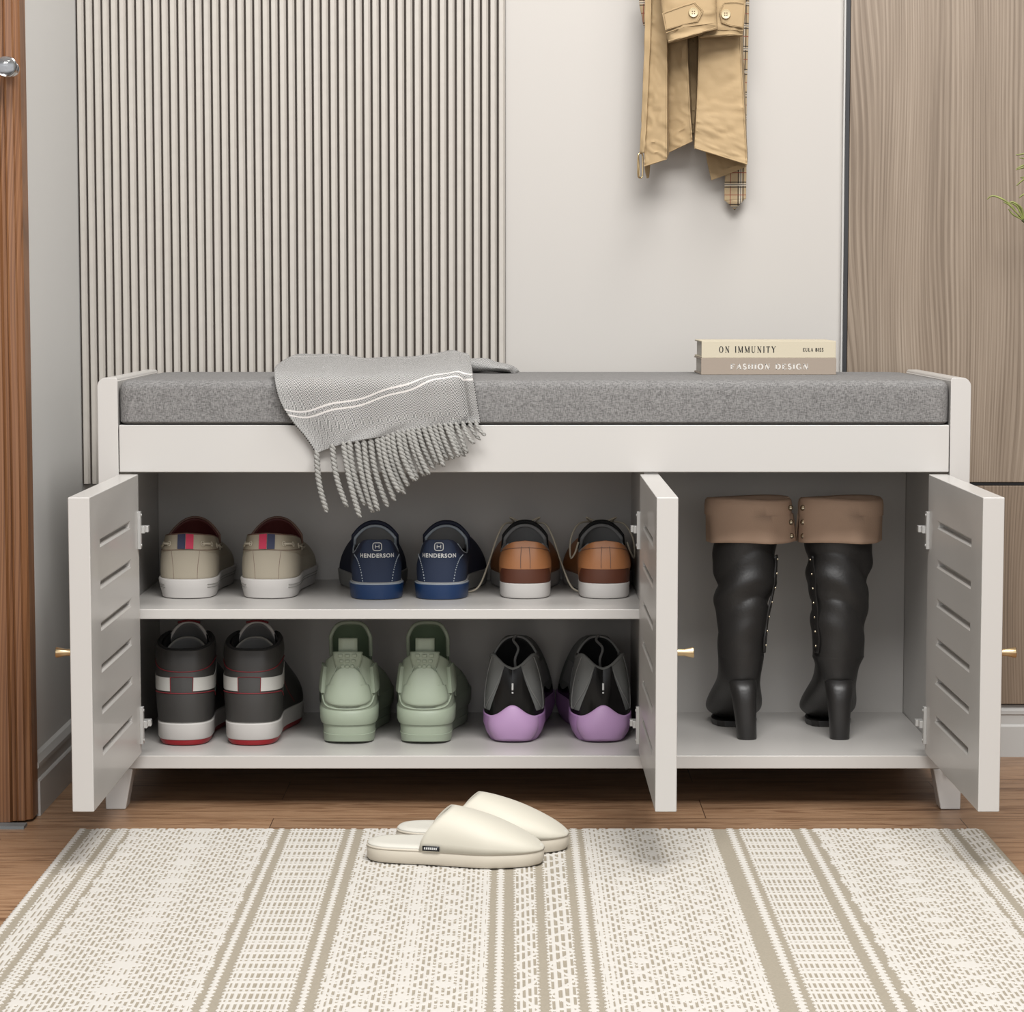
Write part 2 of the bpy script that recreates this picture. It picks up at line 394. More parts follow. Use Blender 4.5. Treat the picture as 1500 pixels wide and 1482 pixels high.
# ------------------------------------------------------------------ the bench
def bench():
    t = thing('shoe_bench', 'white wooden shoe bench with grey cushion and three open slotted doors', 'shoe bench', (.0306, .19, 0))
    ox, oy = .0306, .19
    def B(x0, x1, y0, y1, z0, z1): return (x0-ox, x1-ox, y0-oy, y1-oy, z0, z1)
    for s in (-1, 1):
        xo, xi = (-.5736, -.5455) if s < 0 else (.6349, .6068)
        # side panel: rounded outer top corner, smaller inner one
        poly = [(xi, .0585), (xi, .6035)]
        for a in range(0, 5): q = a/4*PI/2; poly.append((xi+s*(.0035-.0035*math.cos(q)), .6035+.0045*math.sin(q)))
        for a in range(0, 9): q = a/8*PI/2; poly.append((xo-s*.0125+s*.0125*math.sin(q), .5955+.0125*math.cos(q)))
        poly.append((xo, .0585))
        b = MB(); b.prism([(x-ox, z) for x, z in poly], 0-oy, .385-oy)
        b.build('side_panel', 'white', t, bevel=.0012, ang=25)
    MB().box(*B(-.5445, .6058, .001, .019, .4768, .5425)).build('front_rail', 'white', t, bevel=.0015)
    MB().box(*B(-.545, .6063, .012, .384, .0585, .077)).build('bottom_board', 'white', t, bevel=.001)
    MB().box(*B(-.545, .6063, .372, .382, .077, .545)).build('back_panel', 'white', t, smooth=False)
    MB().box(*B(-.545, .6063, .02, .3715, .478, .490)).build('top_board', 'white', t, smooth=False)
    MB().box(*B(.1835, .2035, .008, .3715, .0772, .4778)).build('divider', 'white', t, bevel=.0008)
    MB().box(*B(-.5448, .1833, .010, .3715, .2705, .2845)).build('shelf', 'white', t, bevel=.001)
    for x, z in ((-.575, 0), (.6345, 0)):
        for y in (.012, .335):
            s = 1 if x < 0 else -1
            poly = [(x+s*.002, .0584), (x+s*.003, 0), (x+s*.031, 0), (x+s*.042, .0584)]
            b = MB(); b.prism([(a-ox, c) for a, c in poly], y-oy, y+.035-oy); b.build('leg', 'white', t, bevel=.002)
    # cushion, puffed and softly rounded
    P = []; nx, ny = 90, 34
    x0, x1, y0, y1, z0, z1 = -.5440, .6052, .001, .378, .5455, .6055
    def rr(u): return u
    sec = []
    for k in range(7): a = k/6*PI/2; sec.append((.0035-.0035*math.sin(a), .0035-.0035*math.cos(a)))     # lower edge
    b = MB(); rings = []
    R = .012
    prof = [(.02, 0), (.004, 0), (0, .003), (-.0002, .02), (-.0004, .034)]+[(R-R*math.cos(a/6*PI/2), .048+R*math.sin(a/6*PI/2)) for a in range(7)]+[(.03, .0612), (.07, .0622), (.12, .0625), (.188, .0625)]
    for ins, h in prof:
        ring = []
        ix0, ix1, iy0, iy1 = x0+max(ins, -.0004), x1-max(ins, -.0004), y0+ins, y1-ins
        if ins > .1: ix0, ix1 = x0+ins, x1-ins
        r = min(max(.006, .014-ins), (iy1-iy0)/2*.98) if iy1-iy0 > .002 else .0005
        r = min(r, max((iy1-iy0)/2, .0004))
        cs = [(ix0+r, iy0+r, PI), (ix1-r, iy0+r, 1.5*PI), (ix1-r, iy1-r, 0), (ix0+r, iy1-r, .5*PI)]
        for ci, (cx, cy, a0) in enumerate(cs):
            for q in range(6): a = a0+q/5*PI/2; ring.append((cx+r*math.cos(a), cy+r*math.sin(a)))
            nxt = cs[(ci+1) % 4]
        rings.append([(x-ox, y-oy, z0+h-.0014) for x, y in ring])
    b.grid(rings, closed_v=True); nr = len(rings[0])
    b.f += [tuple(range(nr)), tuple(range(len(b.v)-nr, len(b.v)))]; b.mi += [0, 0]
    part_label(b.build('seat_cushion', 'cushion', t, ang=50), 'grey linen seat cushion')
    # doors
    def door(x_in, sgn, label):        # inner face at x_in, outer face at x_in+sgn*.0268
        g = bpy.data.objects.new('door', None)
        Y0, Y1, Z0, Z1 = -.3955, -.0035, .0835, .4745
        th = .0268
        ys = [Y0, -.325, -.077, Y1]; zc = [.4115-.0531*i for i in range(6)][::-1]; hs = .0058
        zs = [Z0]+sum([[z-hs, z+hs] for z in zc], [])+[Z1]
        b = MB()
        for face, (xf, dr) in enumerate(((x_in, sgn), (x_in+sgn*th, -sgn))):
            X = lambda d: xf+dr*d
            for i in range(3):
                for j in range(len(zs)-1):
                    a, c, e, f = ys[i], ys[i+1], zs[j], zs[j+1]
                    if i == 1 and j % 2 == 1:
                        o_ = [(X(0), a, e), (X(0), c, e), (X(0), c, f), (X(0), a, f)]
                        bv = .0024
                        m_ = [(X(.0018), a+bv*2, e+bv), (X(.0018), c-bv*2, e+bv), (X(.0018), c-bv*2, f-bv), (X(.0018), a+bv*2, f-bv)]
                        n_ = [(X(.009), y, z) for _, y, z in m_]
                        b.add(o_+m_+n_, [(q, (q+1) % 4, 4+(q+1) % 4, 4+q) for q in range(4)]+[(4+q, 4+(q+1) % 4, 8+(q+1) % 4, 8+q) for q in range(4)]+[(8, 9, 10, 11)])
                    else: b.add([(X(0), a, e), (X(0), c, e), (X(0), c, f), (X(0), a, f)], [(0, 1, 2, 3)])
        xo = x_in+sgn*th
        for i in range(3):
            for z in (Z0, Z1): b.add([(x_in, ys[i], z), (x_in, ys[i+1], z), (xo, ys[i+1], z), (xo, ys[i], z)], [(0, 1, 2, 3)])
        for j in range(len(zs)-1):
            for y in (Y0, Y1): b.add([(x_in, y, zs[j]), (x_in, y, zs[j+1]), (xo, y, zs[j+1]), (xo, y, zs[j])], [(0, 1, 2, 3)])
        b.v = [(x-ox, y-oy, z) for x, y, z in b.v]
        import bmesh
        o = b.build('door', 'white', t, smooth=False)
        bm = bmesh.new(); bm.from_mesh(o.data); bmesh.ops.remove_doubles(bm, verts=bm.verts, dist=1e-5); bmesh.ops.recalc_face_normals(bm, faces=bm.faces); bm.to_mesh(o.data); bm.free()
        md = o.modifiers.new('Bevel', 'BEVEL'); md.width = .0013; md.segments = 2; md.limit_method = 'ANGLE'; md.angle_limit = 1.2; md.harden_normals = True
        o.data.polygons.foreach_set('use_smooth', [True]*len(o.data.polygons)); o.data.set_sharp_from_angle(angle=.5)
        part_label(o, label)
        # knob on the outer face
        k = MB(); s = sgn
        k.lathe([(.0046, 0), (.0044, s*.003), (.0046, s*.010), (.0068, s*.0205), (.0064, s*.0215), (.0001, s*.0215)], (xo-ox, -.372-oy, .2795), 'x', 24)
        k.build('knob', 'brass', o, ang=50)
        for zc_ in (.3975, .1245):
            h = MB(); s = -sgn
            xi = x_in-ox
            h.box(*sorted((xi, xi+s*.0045)), -.0175-oy, -.0065-oy, zc_-.026, zc_+.026)
            h.box(*sorted((xi+s*.0005, xi+s*.0085)), -.0080-oy, .006-oy, zc_-.005, zc_+.005)
            h.box(*sorted((xi+s*.001, xi+s*.0120)), .0045-oy, .016-oy, zc_-.0045, zc_+.0045)
            for dz in (-.021, .021): h.lathe([(.0022, 0), (.0022, s*.0010), (.0001, s*.0012)], (xi+s*.0045, -.012-oy, zc_+dz), 'x', 10)
            h.build('hinge', 'hinge', o, bevel=.0005)
        return o
    door(-.5178, -1, 'left door with six slots, open toward the room')
    door(.1772, 1, 'middle door seen nearly edge-on')
    door(.5772, 1, 'right door with six slots, open toward the room')
    return t
bench()
# ------------------------------------------------------------------ text
def poly_stroke(b, pts, w, d=.0002, mp=None):
    n = len(pts)
    L, R = [], []
    for i, p in enumerate(pts):
        a = pts[max(i-1, 0)]; c = pts[min(i+1, n-1)]
        tx, ty = c[0]-a[0], c[1]-a[1]; l = math.hypot(tx, ty) or 1
        ww = w(i/(n-1)) if callable(w) else w
        nx, ny = -ty/l*ww/2, tx/l*ww/2
        L.append((p[0]+nx, p[1]+ny)); R.append((p[0]-nx, p[1]-ny))
    vs = []
    for q in (L+R): vs.append(mp(q[0], q[1], d))
    for q in (L+R): vs.append(mp(q[0], q[1], -.0002))
    m = 2*n; fs = []
    for i in range(n-1):
        fs += [(i, i+1, n+i+1, n+i), (i, m+i, m+i+1, i+1), (n+i, n+i+1, m+n+i+1, m+n+i)]
    fs += [(0, n, m+n, m), (n-1, m+n-1, m+2*n-1, 2*n-1)]
    b.add(vs, fs)
def arc(cx, cy, rx, ry, a0, a1, n=14): return [(cx+rx*math.cos(math.radians(a0+(a1-a0)*i/(n-1))), cy+ry*math.sin(math.radians(a0+(a1-a0)*i/(n-1)))) for i in range(n)]
def serif_text(b, text, x0, x1, z0, h, mp, bold=1., gap=.28):
    K, k = .15*bold, .055*bold
    G = {'I': (.3, [([(.15, 0), (.15, 1)], K, 3)]),
     'N': (.85, [([(.14, 0), (.14, 1)], k, 3), ([(.14, 1), (.72, 0)], K, 0), ([(.72, 0), (.72, 1)], k, 2)]),
     'M': (1.0, [([(.12, 0), (.12, 1)], k, 3), ([(.12, 1), (.5, .05)], K, 0), ([(.5, .05), (.86, 1)], k, 0), ([(.86, 0), (.86, 1)], K, 3)]),
     'U': (.85, [([(.16, 1), (.16, .35)]+arc(.43, .3, .27, .29, 180, 270, 8), K*.9, 1), (arc(.43, .3, .27, .29, 270, 360, 8)+[(.70, 1)], k, 4)]),
     'T': (.75, [([(.37, 0), (.37, 1)], K, 1), ([(.03, .97), (.72, .97)], k, 0), ([(.04, .99), (.04, .8)], k, 0), ([(.71, .99), (.71, .8)], k, 0)]),
     'Y': (.8, [([(.08, 1), (.4, .48)], K, 2), ([(.72, 1), (.4, .48)], k, 5), ([(.4, 0), (.4, .5)], K, 1)]),
     'F': (.7, [([(.16, 0), (.16, 1)], K, 3), ([(.16, .97), (.62, .97)], k, 0), ([(.62, 1), (.62, .78)], k, 0), ([(.16, .52), (.48, .52)], k, 0), ([(.48, .62), (.48, .42)], k, 0)]),
     'E': (.7, [([(.16, 0), (.16, 1)], K, 3), ([(.16, .97), (.6, .97)], k, 0), ([(.6, 1), (.6, .78)], k, 0), ([(.16, .52), (.46, .52)], k, 0), ([(.16, .03), (.64, .03)], k, 0), ([(.64, 0), (.64, .24)], k, 0)]),
     'L': (.68, [([(.16, 0), (.16, 1)], K, 3), ([(.16, .03), (.62, .03)], k, 0), ([(.62, 0), (.62, .24)], k, 0)]),
     'H': (.85, [([(.16, 0), (.16, 1)], K, 3), ([(.68, 0), (.68, 1)], K, 3), ([(.16, .5), (.68, .5)], k, 0)]),
     'A': (.85, [([(.12, 0), (.43, 1)], k, 1), ([(.41, 1), (.74, 0)], K, 0), ([(.22, .33), (.62, .33)], k, 0), ([(.62, .02), (.86, .02)], k, 0)]),
     'O': (.9, [(arc(.44, .5, .34, .49, 90, 450, 36), 'O', 0)]),
     'D': (.88, [([(.16, 0), (.16, 1)], K, 3), (arc(.30, .5, .46, .475, 90, -90, 22), 'O', 0), ([(.1, .975), (.32, .975)], k, 0), ([(.1, .025), (.32, .025)], k, 0)]),
     'G': (.9, [(arc(.46, .5, .36, .49, 52, 308, 28), 'O', 0), ([(.72, .05), (.72, .42)], K, 0), ([(.56, .42), (.84, .42)], k, 0), ([(.69, 1), (.69, .74)], k, 0)]),
     'S': (.62, [(arc(.3, .745, .20, .23, 30, 240, 14)+arc(.3, .255, .22, .23, 70, -150, 14), K*.75, 0), ([(.5, 1), (.5, .74)], k, 0), ([(.08, 0), (.08, .27)], k, 0)]),
     'B': (.78, [([(.16, 0), (.16, 1)], K, 3), (arc(.34, .75, .22, .23, 90, -90, 14), 'O', 0), (arc(.36, .27, .27, .25, 90, -90, 14), 'O', 0), ([(.1, .98), (.36, .98)], k, 0), ([(.1, .52), (.36, .52)], k, 0), ([(.1, .02), (.38, .02)], k, 0)]),
     ' ': (.45, [])}
    tot = sum(G[c][0] for c in text)+gap*(len(text)-1)
    sx = (x1-x0)/tot; x = 0
    for c in text:
        w, st = G[c]
        for pts, ww, sf in st:
            if ww == 'O': wf = None
            pp = [(x0+(x+px)*sx, z0+pz*h) for px, pz in pts]
            if ww == 'O':
                # thick where the stroke runs vertically
                n = len(pts)
                def wf(q, pts=pts, n=n):
                    i = min(int(q*(n-1)+.5), n-1); a = pts[max(i-1, 0)]; c2 = pts[min(i+1, n-1)]
                    tx, ty = abs(c2[0]-a[0]), abs(c2[1]-a[1]); l = math.hypot(tx, ty) or 1
                    return (k+(K-k)*(ty/l)**1.5)*h
                poly_stroke(b, pp, wf, mp=mp)
            else: poly_stroke(b, pp, ww*h, mp=mp)
            e = .11
            ends = {0: [], 1: [pts[0]], 2: [pts[0] if False else pts[-1]], 3: [pts[0], pts[-1]], 4: [pts[-1]], 5: [pts[0]]}[sf]
            if c == 'Y' and sf == 2: ends = [pts[0]]
            for ex, ez in ends:
                zz = ez+(.02 if ez < .5 else -.02)
                poly_stroke(b, [(x0+(x+ex-e)*sx, z0+zz*h), (x0+(x+ex+e)*sx, z0+zz*h)], k*h, mp=mp)
        x += w+gap
def bfont_mesh(text, width, height, boldoff=.02):
    cu = bpy.data.curves.new('txt', 'FONT'); cu.body = text; cu.size = 1; cu.offset = boldoff; cu.space_character = 1.15; cu.resolution_u = 3
    ob = bpy.data.objects.new('txt', cu); C.objects.link(ob); bpy.context.view_layer.update()
    dg = bpy.context.evaluated_depsgraph_get(); me = bpy.data.meshes.new_from_object(ob.evaluated_get(dg))
    vs = [v.co.copy() for v in me.vertices]; fs = [tuple(p.vertices) for p in me.polygons]
    bpy.data.objects.remove(ob); bpy.data.meshes.remove(me); bpy.data.curves.remove(cu)
    x0 = min(v.x for v in vs); x1 = max(v.x for v in vs); y0 = min(v.y for v in vs); y1 = max(v.y for v in vs)
    return [((v.x-x0)/(x1-x0)*width-width/2, (v.y-y0)/(y1-y0)*height) for v in vs], fs
# ------------------------------------------------------------------ books
def books():
    z = .6066
    def book(x0, w, y, d, z0, h, cover, label):
        t = thing('book', label, 'book', (x0+w/2, y+d/2, z0), 0, 'books stacked on the bench cushion')
        hw, hd = w/2, d/2
        b = MB(); th = .0022
        # wrapped cover: two boards and rounded spine
        b.box(-hw, hw, -hd, hd, 0, th); b.box(-hw, hw, -hd, hd, h-th, h); b.box(-hw, hw, -hd-.0015, -hd+.003, 0, h)
        b.build('cover', cover, t, bevel=.0007)
        MB().box(-hw+.003, hw-.004, -hd+.003, hd-.003, th, h-th).build('pages', 'paper', t, smooth=False)
        return t
    L = U(1027, 549, .17).x; W = U(1225, 549, .17).x-L
    t1 = book(L, W, .172, .135, z, .0242, 'book2', 'taupe book under the cream one, spine reading fashion design')
    t2 = book(L+.0006, W-.0012, .173, .132, z+.0243, .0248, 'book1', 'cream book on top of the taupe one, spine reading on immunity')
    for t, txts in ((t1, [('FASHION DESIGN', 1070, 1184, .0080, .0076, 'lightink', 2.0, .20)]), (t2, [('ON IMMUNITY', 1053, 1136, .0078, .0090, 'ink', 1.15, .32), ('EULA BISS', 1176, 1206, .0095, .0048, 'ink', 1.7, .25)])):
        for tx, a, c, zz, h, m, bo, gp in txts:
            b = MB(); yy = -.0675-.0016 if t is t1 else -.066-.0016
            def mp(x, zc, d, yy=yy): return (x, yy-d*.6, zc)
            serif_text(b, tx, U(a, 530, .172).x-t.location.x, U(c, 530, .172).x-t.location.x, zz, h, mp, bo, gp)
            b.build('spine_title', m, t, smooth=False)
books()
# ------------------------------------------------------------------ rug
def rug():
    bands = [(-.584,-.575,'Z'),(-.575,-.565,'T'),(-.565,-.541,'D'),(-.541,-.532,'T'),(-.532,-.518,'R'),(-.518,-.511,'T'),(-.511,-.323,'A'),(-.323,-.314,'T'),(-.314,-.307,'S'),(-.307,-.297,'T'),(-.297,-.226,'L'),(-.226,-.217,'T'),(-.217,-.210,'S'),(-.210,-.199,'T'),(-.199,-.027,'B'),(-.027,-.018,'T'),(-.018,-.010,'S'),(-.010,.003,'T'),(.003,.028,'D'),(.028,.039,'T'),(.039,.068,'D'),(.068,.078,'T'),(.078,.087,'S'),(.087,.095,'T'),(.095,.268,'B'),(.268,.289,'T'),(.289,.298,'S'),(.298,.306,'T'),(.306,.375,'L'),(.375,.388,'T'),(.388,.397,'S'),(.397,.408,'T'),(.408,.571,'A'),(.571,.578,'T'),(.578,.589,'R'),(.589,.600,'T'),(.600,.628,'D'),(.628,.636,'T')]
    X0, X1, Y1, Y0 = -.584, .636, -.130, -1.45
    dx, dy = .0010, .0021
    nx = int((X1-X0)/dx); ny = int((Y1-Y0)/dy)
    xs = X0+np.arange(nx+1)*(X1-X0)/nx; ys = Y1-np.arange(ny+1)*(Y1-Y0)/ny
    cx = (xs[:-1]+xs[1:])/2; cy = (ys[:-1]+ys[1:])/2
    XX, YY = np.meshgrid(cx, cy)      # rows along y
    rng = np.random.default_rng(3)
    W = np.zeros(XX.shape, bool)
    v = -YY
    fr = lambda a: a-np.floor(a)
    tri = lambda a: np.abs(fr(a)-.5)*2
    h1 = lambda i: fr(np.sin(i*12.9898)*43758.5453)
    for a, c, k in bands:
        w = c-a
        jag = .0022*(2*tri(v/.0125)-1)      # serrated edges
        if k == 'T': continue
        rowi = np.floor(v/.0125)
        jit = (h1(rowi+a*1000)-.5)*.0016
        if k in 'AB':
            scal = np.where(k == 'A', .0042*np.maximum(0, 1-np.abs(fr(v/.095)-.5)/.24), 0)
        else: scal = 0
        aa = a-jag*.8-jit*.5-scal; cc = c+jag*.8+jit*.5+scal*.7
        ins = (XX > aa) & (XX < cc)
        u = XX-a
        if k in ('S', 'Z'):
            ww = .3+.25*tri(v/.0085)
            ins = np.abs(XX-(a+c)/2) < w*(.20+.50*tri(v/.0130))
            W |= ins; continue
        if k == 'R':
            hole = (np.abs(fr((u-.001)/w*2.5)-.5) < .22) & (fr(v/.0125+.5*np.floor((u)/w*2.5)) > .55) & (u > .002) & (u < w-.002)
            W |= ins & ~hole; continue
        if k == 'D':
            n = 4; cu = u/w*n; gap = (np.abs(fr(cu)-.5) < .23) & (u > .001) & (u < w-.001)
            zig = np.abs(tri(v/.108)*w-u) < .0026
            cross = fr(v/.036+.15*np.floor(cu)) < .22
            W |= ins & ~(gap & ~cross & ~zig); continue
        if k == 'L':
            n = 11; cu = u/w*n; gap = np.abs(fr(cu)-.5) < .24
            q = fr(v/.038); longd = (q > .10) & (q < .58); shortd = (q > .72) & (q < .86)
            edge = (u > .003) & (u < w-.003)
            W |= ins & ~(gap & (longd | shortd) & edge); continue
        n = round(w/.0060); cu = u/w*n; col = np.floor(cu)
        gap = np.abs(fr(cu)-.5) < .235
        # stitch rows shift from column to column so cross threads wander
        q = fr(v/.0265+.5*(col % 2)+.10*h1(col)); dash = q > .22
        P, Q = (w, .095) if k == 'A' else (.086, .093)
        lx = (XX-a)/P; ly = v/Q
        d1 = np.abs(fr(lx+ly)-.5); d2 = np.abs(fr(lx-ly)-.5)
        line = (np.minimum(d1, d2) < (.036 if k == 'A' else .050))
        d3 = np.abs(fr(lx+ly+.5)-.5); d4 = np.abs(fr(lx-ly+.5)-.5)
        knot = (np.maximum(d3, d4) < .15) & (np.maximum(d3, d4) < .16) | (np.maximum(d1, d2) < .075)
        knot2 = (np.abs(np.maximum(d3, d4)-.24) < .022) & (h1(col*3+np.floor(v/.008)) > .35)
        edge = (u > .0025) & (u < w-.0025)
        W |= ins & ~(gap & dash & ~line & ~knot & ~knot2 & edge)
    # mesh
    Wp = np.pad(W, 1, mode='edge').astype(float)
    hv = (Wp[:-1, :-1]+Wp[1:, :-1]+Wp[:-1, 1:]+Wp[1:, 1:])/4
    GX, GY = np.meshgrid(xs, ys)
    GZ = .0042+.0011*hv
    edge = np.minimum.reduce([GX-X0, X1-GX, Y1-GY]); GZ = GZ-.0012*np.clip(1-edge/.003, 0, 1)
    wave = np.zeros_like(GX)
    verts = np.stack([GX, GY+wave, GZ], -1).reshape(-1, 3)
    idx = np.arange((ny+1)*(nx+1)).reshape(ny+1, nx+1)
    f = np.stack([idx[:-1, :-1], idx[1:, :-1], idx[1:, 1:], idx[:-1, 1:]], -1).reshape(-1, 4)
    # side skirts so that the rug has an edge thickness
    ring = np.concatenate([idx[0, :], idx[1:, -1], idx[-1, -2::-1], idx[-2:0:-1, 0]])
    low = verts[ring].copy(); low[:, 2] = .0003; base = len(verts)
    verts = np.concatenate([verts, low]); m = len(ring); ar = np.arange(m)
    sk = np.stack([ring, ring[(ar+1) % m], base+(ar+1) % m, base+ar], -1)
    f = np.concatenate([f, sk]); mi = np.concatenate([W.reshape(-1).astype(np.int32), np.zeros(m, np.int32)])
    me = bpy.data.meshes.new('rug'); me.vertices.add(len(verts)); me.vertices.foreach_set('co', verts.astype(np.float32).reshape(-1))
    me.loops.add(f.size); me.loops.foreach_set('vertex_index', f.astype(np.int32).reshape(-1))
    me.polygons.add(len(f)); me.polygons.foreach_set('loop_start', (np.arange(len(f))*4).astype(np.int32)); 
    me.materials.append(M['rugbase']); me.materials.append(M['rugwhite'])
    me.update(calc_edges=True); me.polygons.foreach_set('material_index', mi)
    me.polygons.foreach_set('use_smooth', np.ones(len(f), bool)); me.validate()
    o = bpy.data.objects.new('rug', me); C.objects.link(o)
    tag(o, 'cream and taupe striped woven rug on the wood floor before the bench', 'rug')
rug()
# ------------------------------------------------------------------ shoe surface tool
class Shoe:
    def __init__(s, L, wh, wb, zsole, top, bulge=.004, rise=.03, mirror=1, toe=.55, waist=.86, heel_r=1.0):
        s.L, s.mir = L, mirror
        half = [(0, 0), (.55*wh, .0045*heel_r), (.88*wh, .018*heel_r), (wh, .045*heel_r), (wh*waist+.003, .40*L), (wb*.99, .66*L), (wb*.93, .78*L), (wb*.70, .91*L), (wb*.35, .982*L), (0, L)]
        pts = half+[(-x*(.97 if .5*L < y < .97*L else 1), y) for x, y in half[-2:0:-1]]
        P = spline([(x, y, 0) for x, y in pts], 400, closed=True)
        # arc length with heel at 0 and toe at .5
        def resample(seg, n):
            l = [0]
            for a, b in zip(seg, seg[1:]): l.append(l[-1]+(b-a).length)
            return np.array(l)/l[-1], np.array([[p.x, p.y] for p in seg])
        it = max(range(400), key=lambda i: P[i].y)
        s.r = resample(P[:it+1], 0); s.l = resample(list(reversed(P[it:]+[P[0]])), 0)
        s.zs = zsole; s.top = top; s.bulge = bulge; s.rise = rise; s.toe = toe
        s.ts = [p[0] for p in top]
    def O(s, t):
        t = ((t+.5) % 1)-.5
        a, b = (s.r if t >= 0 else s.l); q = abs(t)*2
        return Vector((np.interp(q, a, b[:, 0]), np.interp(q, a, b[:, 1]), 0))
    def T(s, t):
        t = ((t+.5) % 1)-.5; q = abs(t); sg = 1 if t >= 0 else -1
        return Vector((sg*hermite(s.ts, [p[1] for p in s.top], q), hermite(s.ts, [p[2] for p in s.top], q), hermite(s.ts, [p[3] for p in s.top], q)))
    def P(s, t, v):
        o = s.O(t); T = s.T(t); zs = s.zs(o.y) if callable(s.zs) else s.zs
        o.z = zs; e = .002
        tg = s.O(t+e)-s.O(t-e); n = Vector((tg.y, -tg.x, 0)); n = n.normalized() if n.length > 0 else Vector((0, -1, 0))
        dh = o-T; dh.z = 0; h = T.z-zs
        far = min(1, max(0, (dh.length-.02)/.05))
        p1 = o+Vector((0, 0, (s.rise if h > s.rise else h*.6)*(1-far*.45)))+n*s.bulge
        p2 = T+dh*(s.toe*far+.15*(1-far))+Vector((0, 0, -.22*h*(1-far)-.04*h*far))+n*s.bulge*.5*(1-far)
        a = 1-v
        q = o*a**3+p1*(3*a*a*v)+p2*(3*a*v*v)+T*v**3
        return q
    def N(s, t, v):
        e = .004; v0 = max(0, v-.02); v1 = min(1, v+.02)
        n = (s.P(t+e, v)-s.P(t-e, v)).cross(s.P(t, v1)-s.P(t, v0))
        return n.normalized() if n.length > 1e-12 else Vector((0, 0, 1))
    def vz(s, t, z):
        lo, hi = 0., 1.
        for _ in range(14):
            m = (lo+hi)/2
            if s.P(t, m).z < z: lo = m
            else: hi = m
        return (lo+hi)/2
    def S(s, t, z, off=0):     # point on the surface at height z
        v = s.vz(t, z); p = s.P(t, v)
        return p+s.N(t, v)*off
    def fix(s, p): return Vector((p.x*s.mir, p.y, p.z))
    def shell(s, name, m, par, nt=96, nv=18, off=0, t0=-.5, t1=.5, v1=1., **k):
        cl = (t1-t0) >= .999
        G = []
        for i in range(nt if cl else nt+1):
            t = t0+(t1-t0)*i/nt; r = []
            for j in range(nv+1):
                v = v1*j/nv; p = s.P(t, v); r.append(s.fix(p+(s.N(t, v)*off if off else Vector())))
            G.append(r)
        b = MB(); b.grid(G, closed_u=cl); return b.build(name, m, par, ang=60, solid=k.pop('solid', .003), recalc=True, **k)
    def lining(s, name, m, par, depth=.75, nt=72, nv=10, off=-.004):
        G = []
        for i in range(nt):
            t = -.5+i/nt; r = []
            for j in range(nv+1):
                v = 1-depth*j/nv; p = s.P(t, v)+s.N(t, v)*off; r.append(s.fix(p))
            G.append(r)
        b = MB(); b.grid(G, closed_u=True); n = len(b.v)
        # insole
        b.f.append(tuple(i*(nv+1)+nv for i in range(nt))); b.mi.append(0)
        return b.build(name, m, par, ang=60, recalc=False)
    def patch(s, name, m, par, t0, t1, zlo, zhi, off=.001, nt=30, nv=8, th=None, usev=False, push=0):
        f = lambda g, t: g(t) if callable(g) else g
        G = []; H = []
        for i in range(nt+1):
            t = t0+(t1-t0)*i/nt; a, c = f(zlo, t), f(zhi, t)
            va, vc = (a, c) if usev else (s.vz(t, a), s.vz(t, c)); r = []; q = []
            for j in range(nv+1):
                v = va+(vc-va)*j/nv; p = s.P(t, v); n = s.N(t, v)
                e = push*math.sin(PI*min(1, max(0, j/nv)))*math.sin(PI*i/nt)**.5 if push else 0
                r.append(s.fix(p+n*(off+e))); q.append(s.fix(p-n*.0012))
            G.append(r); H.append(q)
        b = MB(); b.grid(G); o = len(b.v); b.grid(H, flip=True)
        k = nv+1
        for i in range(nt): b.f += [(i*k, (i+1)*k, o+(i+1)*k, o+i*k), (i*k+nv, o+i*k+nv, o+(i+1)*k+nv, (i+1)*k+nv)]; b.mi += [0, 0]
        for j in range(nv): b.f += [(j, o+j, o+j+1, j+1), (nt*k+j, nt*k+j+1, o+nt*k+j+1, o+nt*k+j)]; b.mi += [0, 0]
        return b.build(name, m, par, ang=50)
    def line(s, name, m, par, pts, r=.0006, off=.0008, n=24, usev=False, b=None, dash=0, closed=False):
        own = b is None; b = b or MB()
        ps = spline([(t, z, 0) for t, z in pts], n)
        Q = []
        for p in ps:
            v = p.y if usev else s.vz(p.x, p.y)
            Q.append(s.fix(s.P(p.x, v)+s.N(p.x, v)*off))
        if dash:
            for i in range(0, n-1, 2): b.tube(Q[i:i+2], r, 6)
        else: b.tube(Q, r, 6)
        if own: return b.build(name, m, par, ang=70)
        return b
    def rim(s, name, m, par, r=.0022, off=0, v=1., t0=-.5, t1=.5, nt=96, dz=0):
        cl = (t1-t0) > .999; b = MB()
        Q = [s.fix(s.P(t0+(t1-t0)*i/nt, v)+s.N(t0+(t1-t0)*i/nt, v)*off+Vector((0, 0, dz))) for i in range(nt if cl else nt+1)]
        b.tube(Q, r, 8, closed=cl); return b.build(name, m, par, ang=80)
    def sole(s, name, m, par, layers, nt=120, t0=-.5, t1=.5, ripple=0):
        # layers: (offset, z or z(y)) bottom to top; closed body
        G = []
        for off, z in layers:
            r = []
            for i in range(nt):
                t = -.5+i/nt; o = s.O(t); e = .003
                tg = s.O(t+e)-s.O(t-e); n = Vector((tg.y, -tg.x, 0)).normalized()
                oo = off(o.y) if callable(off) else off
                p = o+n*oo; p.z = z(o.y) if callable(z) else z; r.append(s.fix(p))
            G.append(r)
        b = MB(); b.grid(G, closed_v=True); n = nt
        b.f += [tuple(range(n)), tuple(range(len(b.v)-n, len(b.v)))]; b.mi += [0, 0]
        return b.build(name, m, par, ang=40)
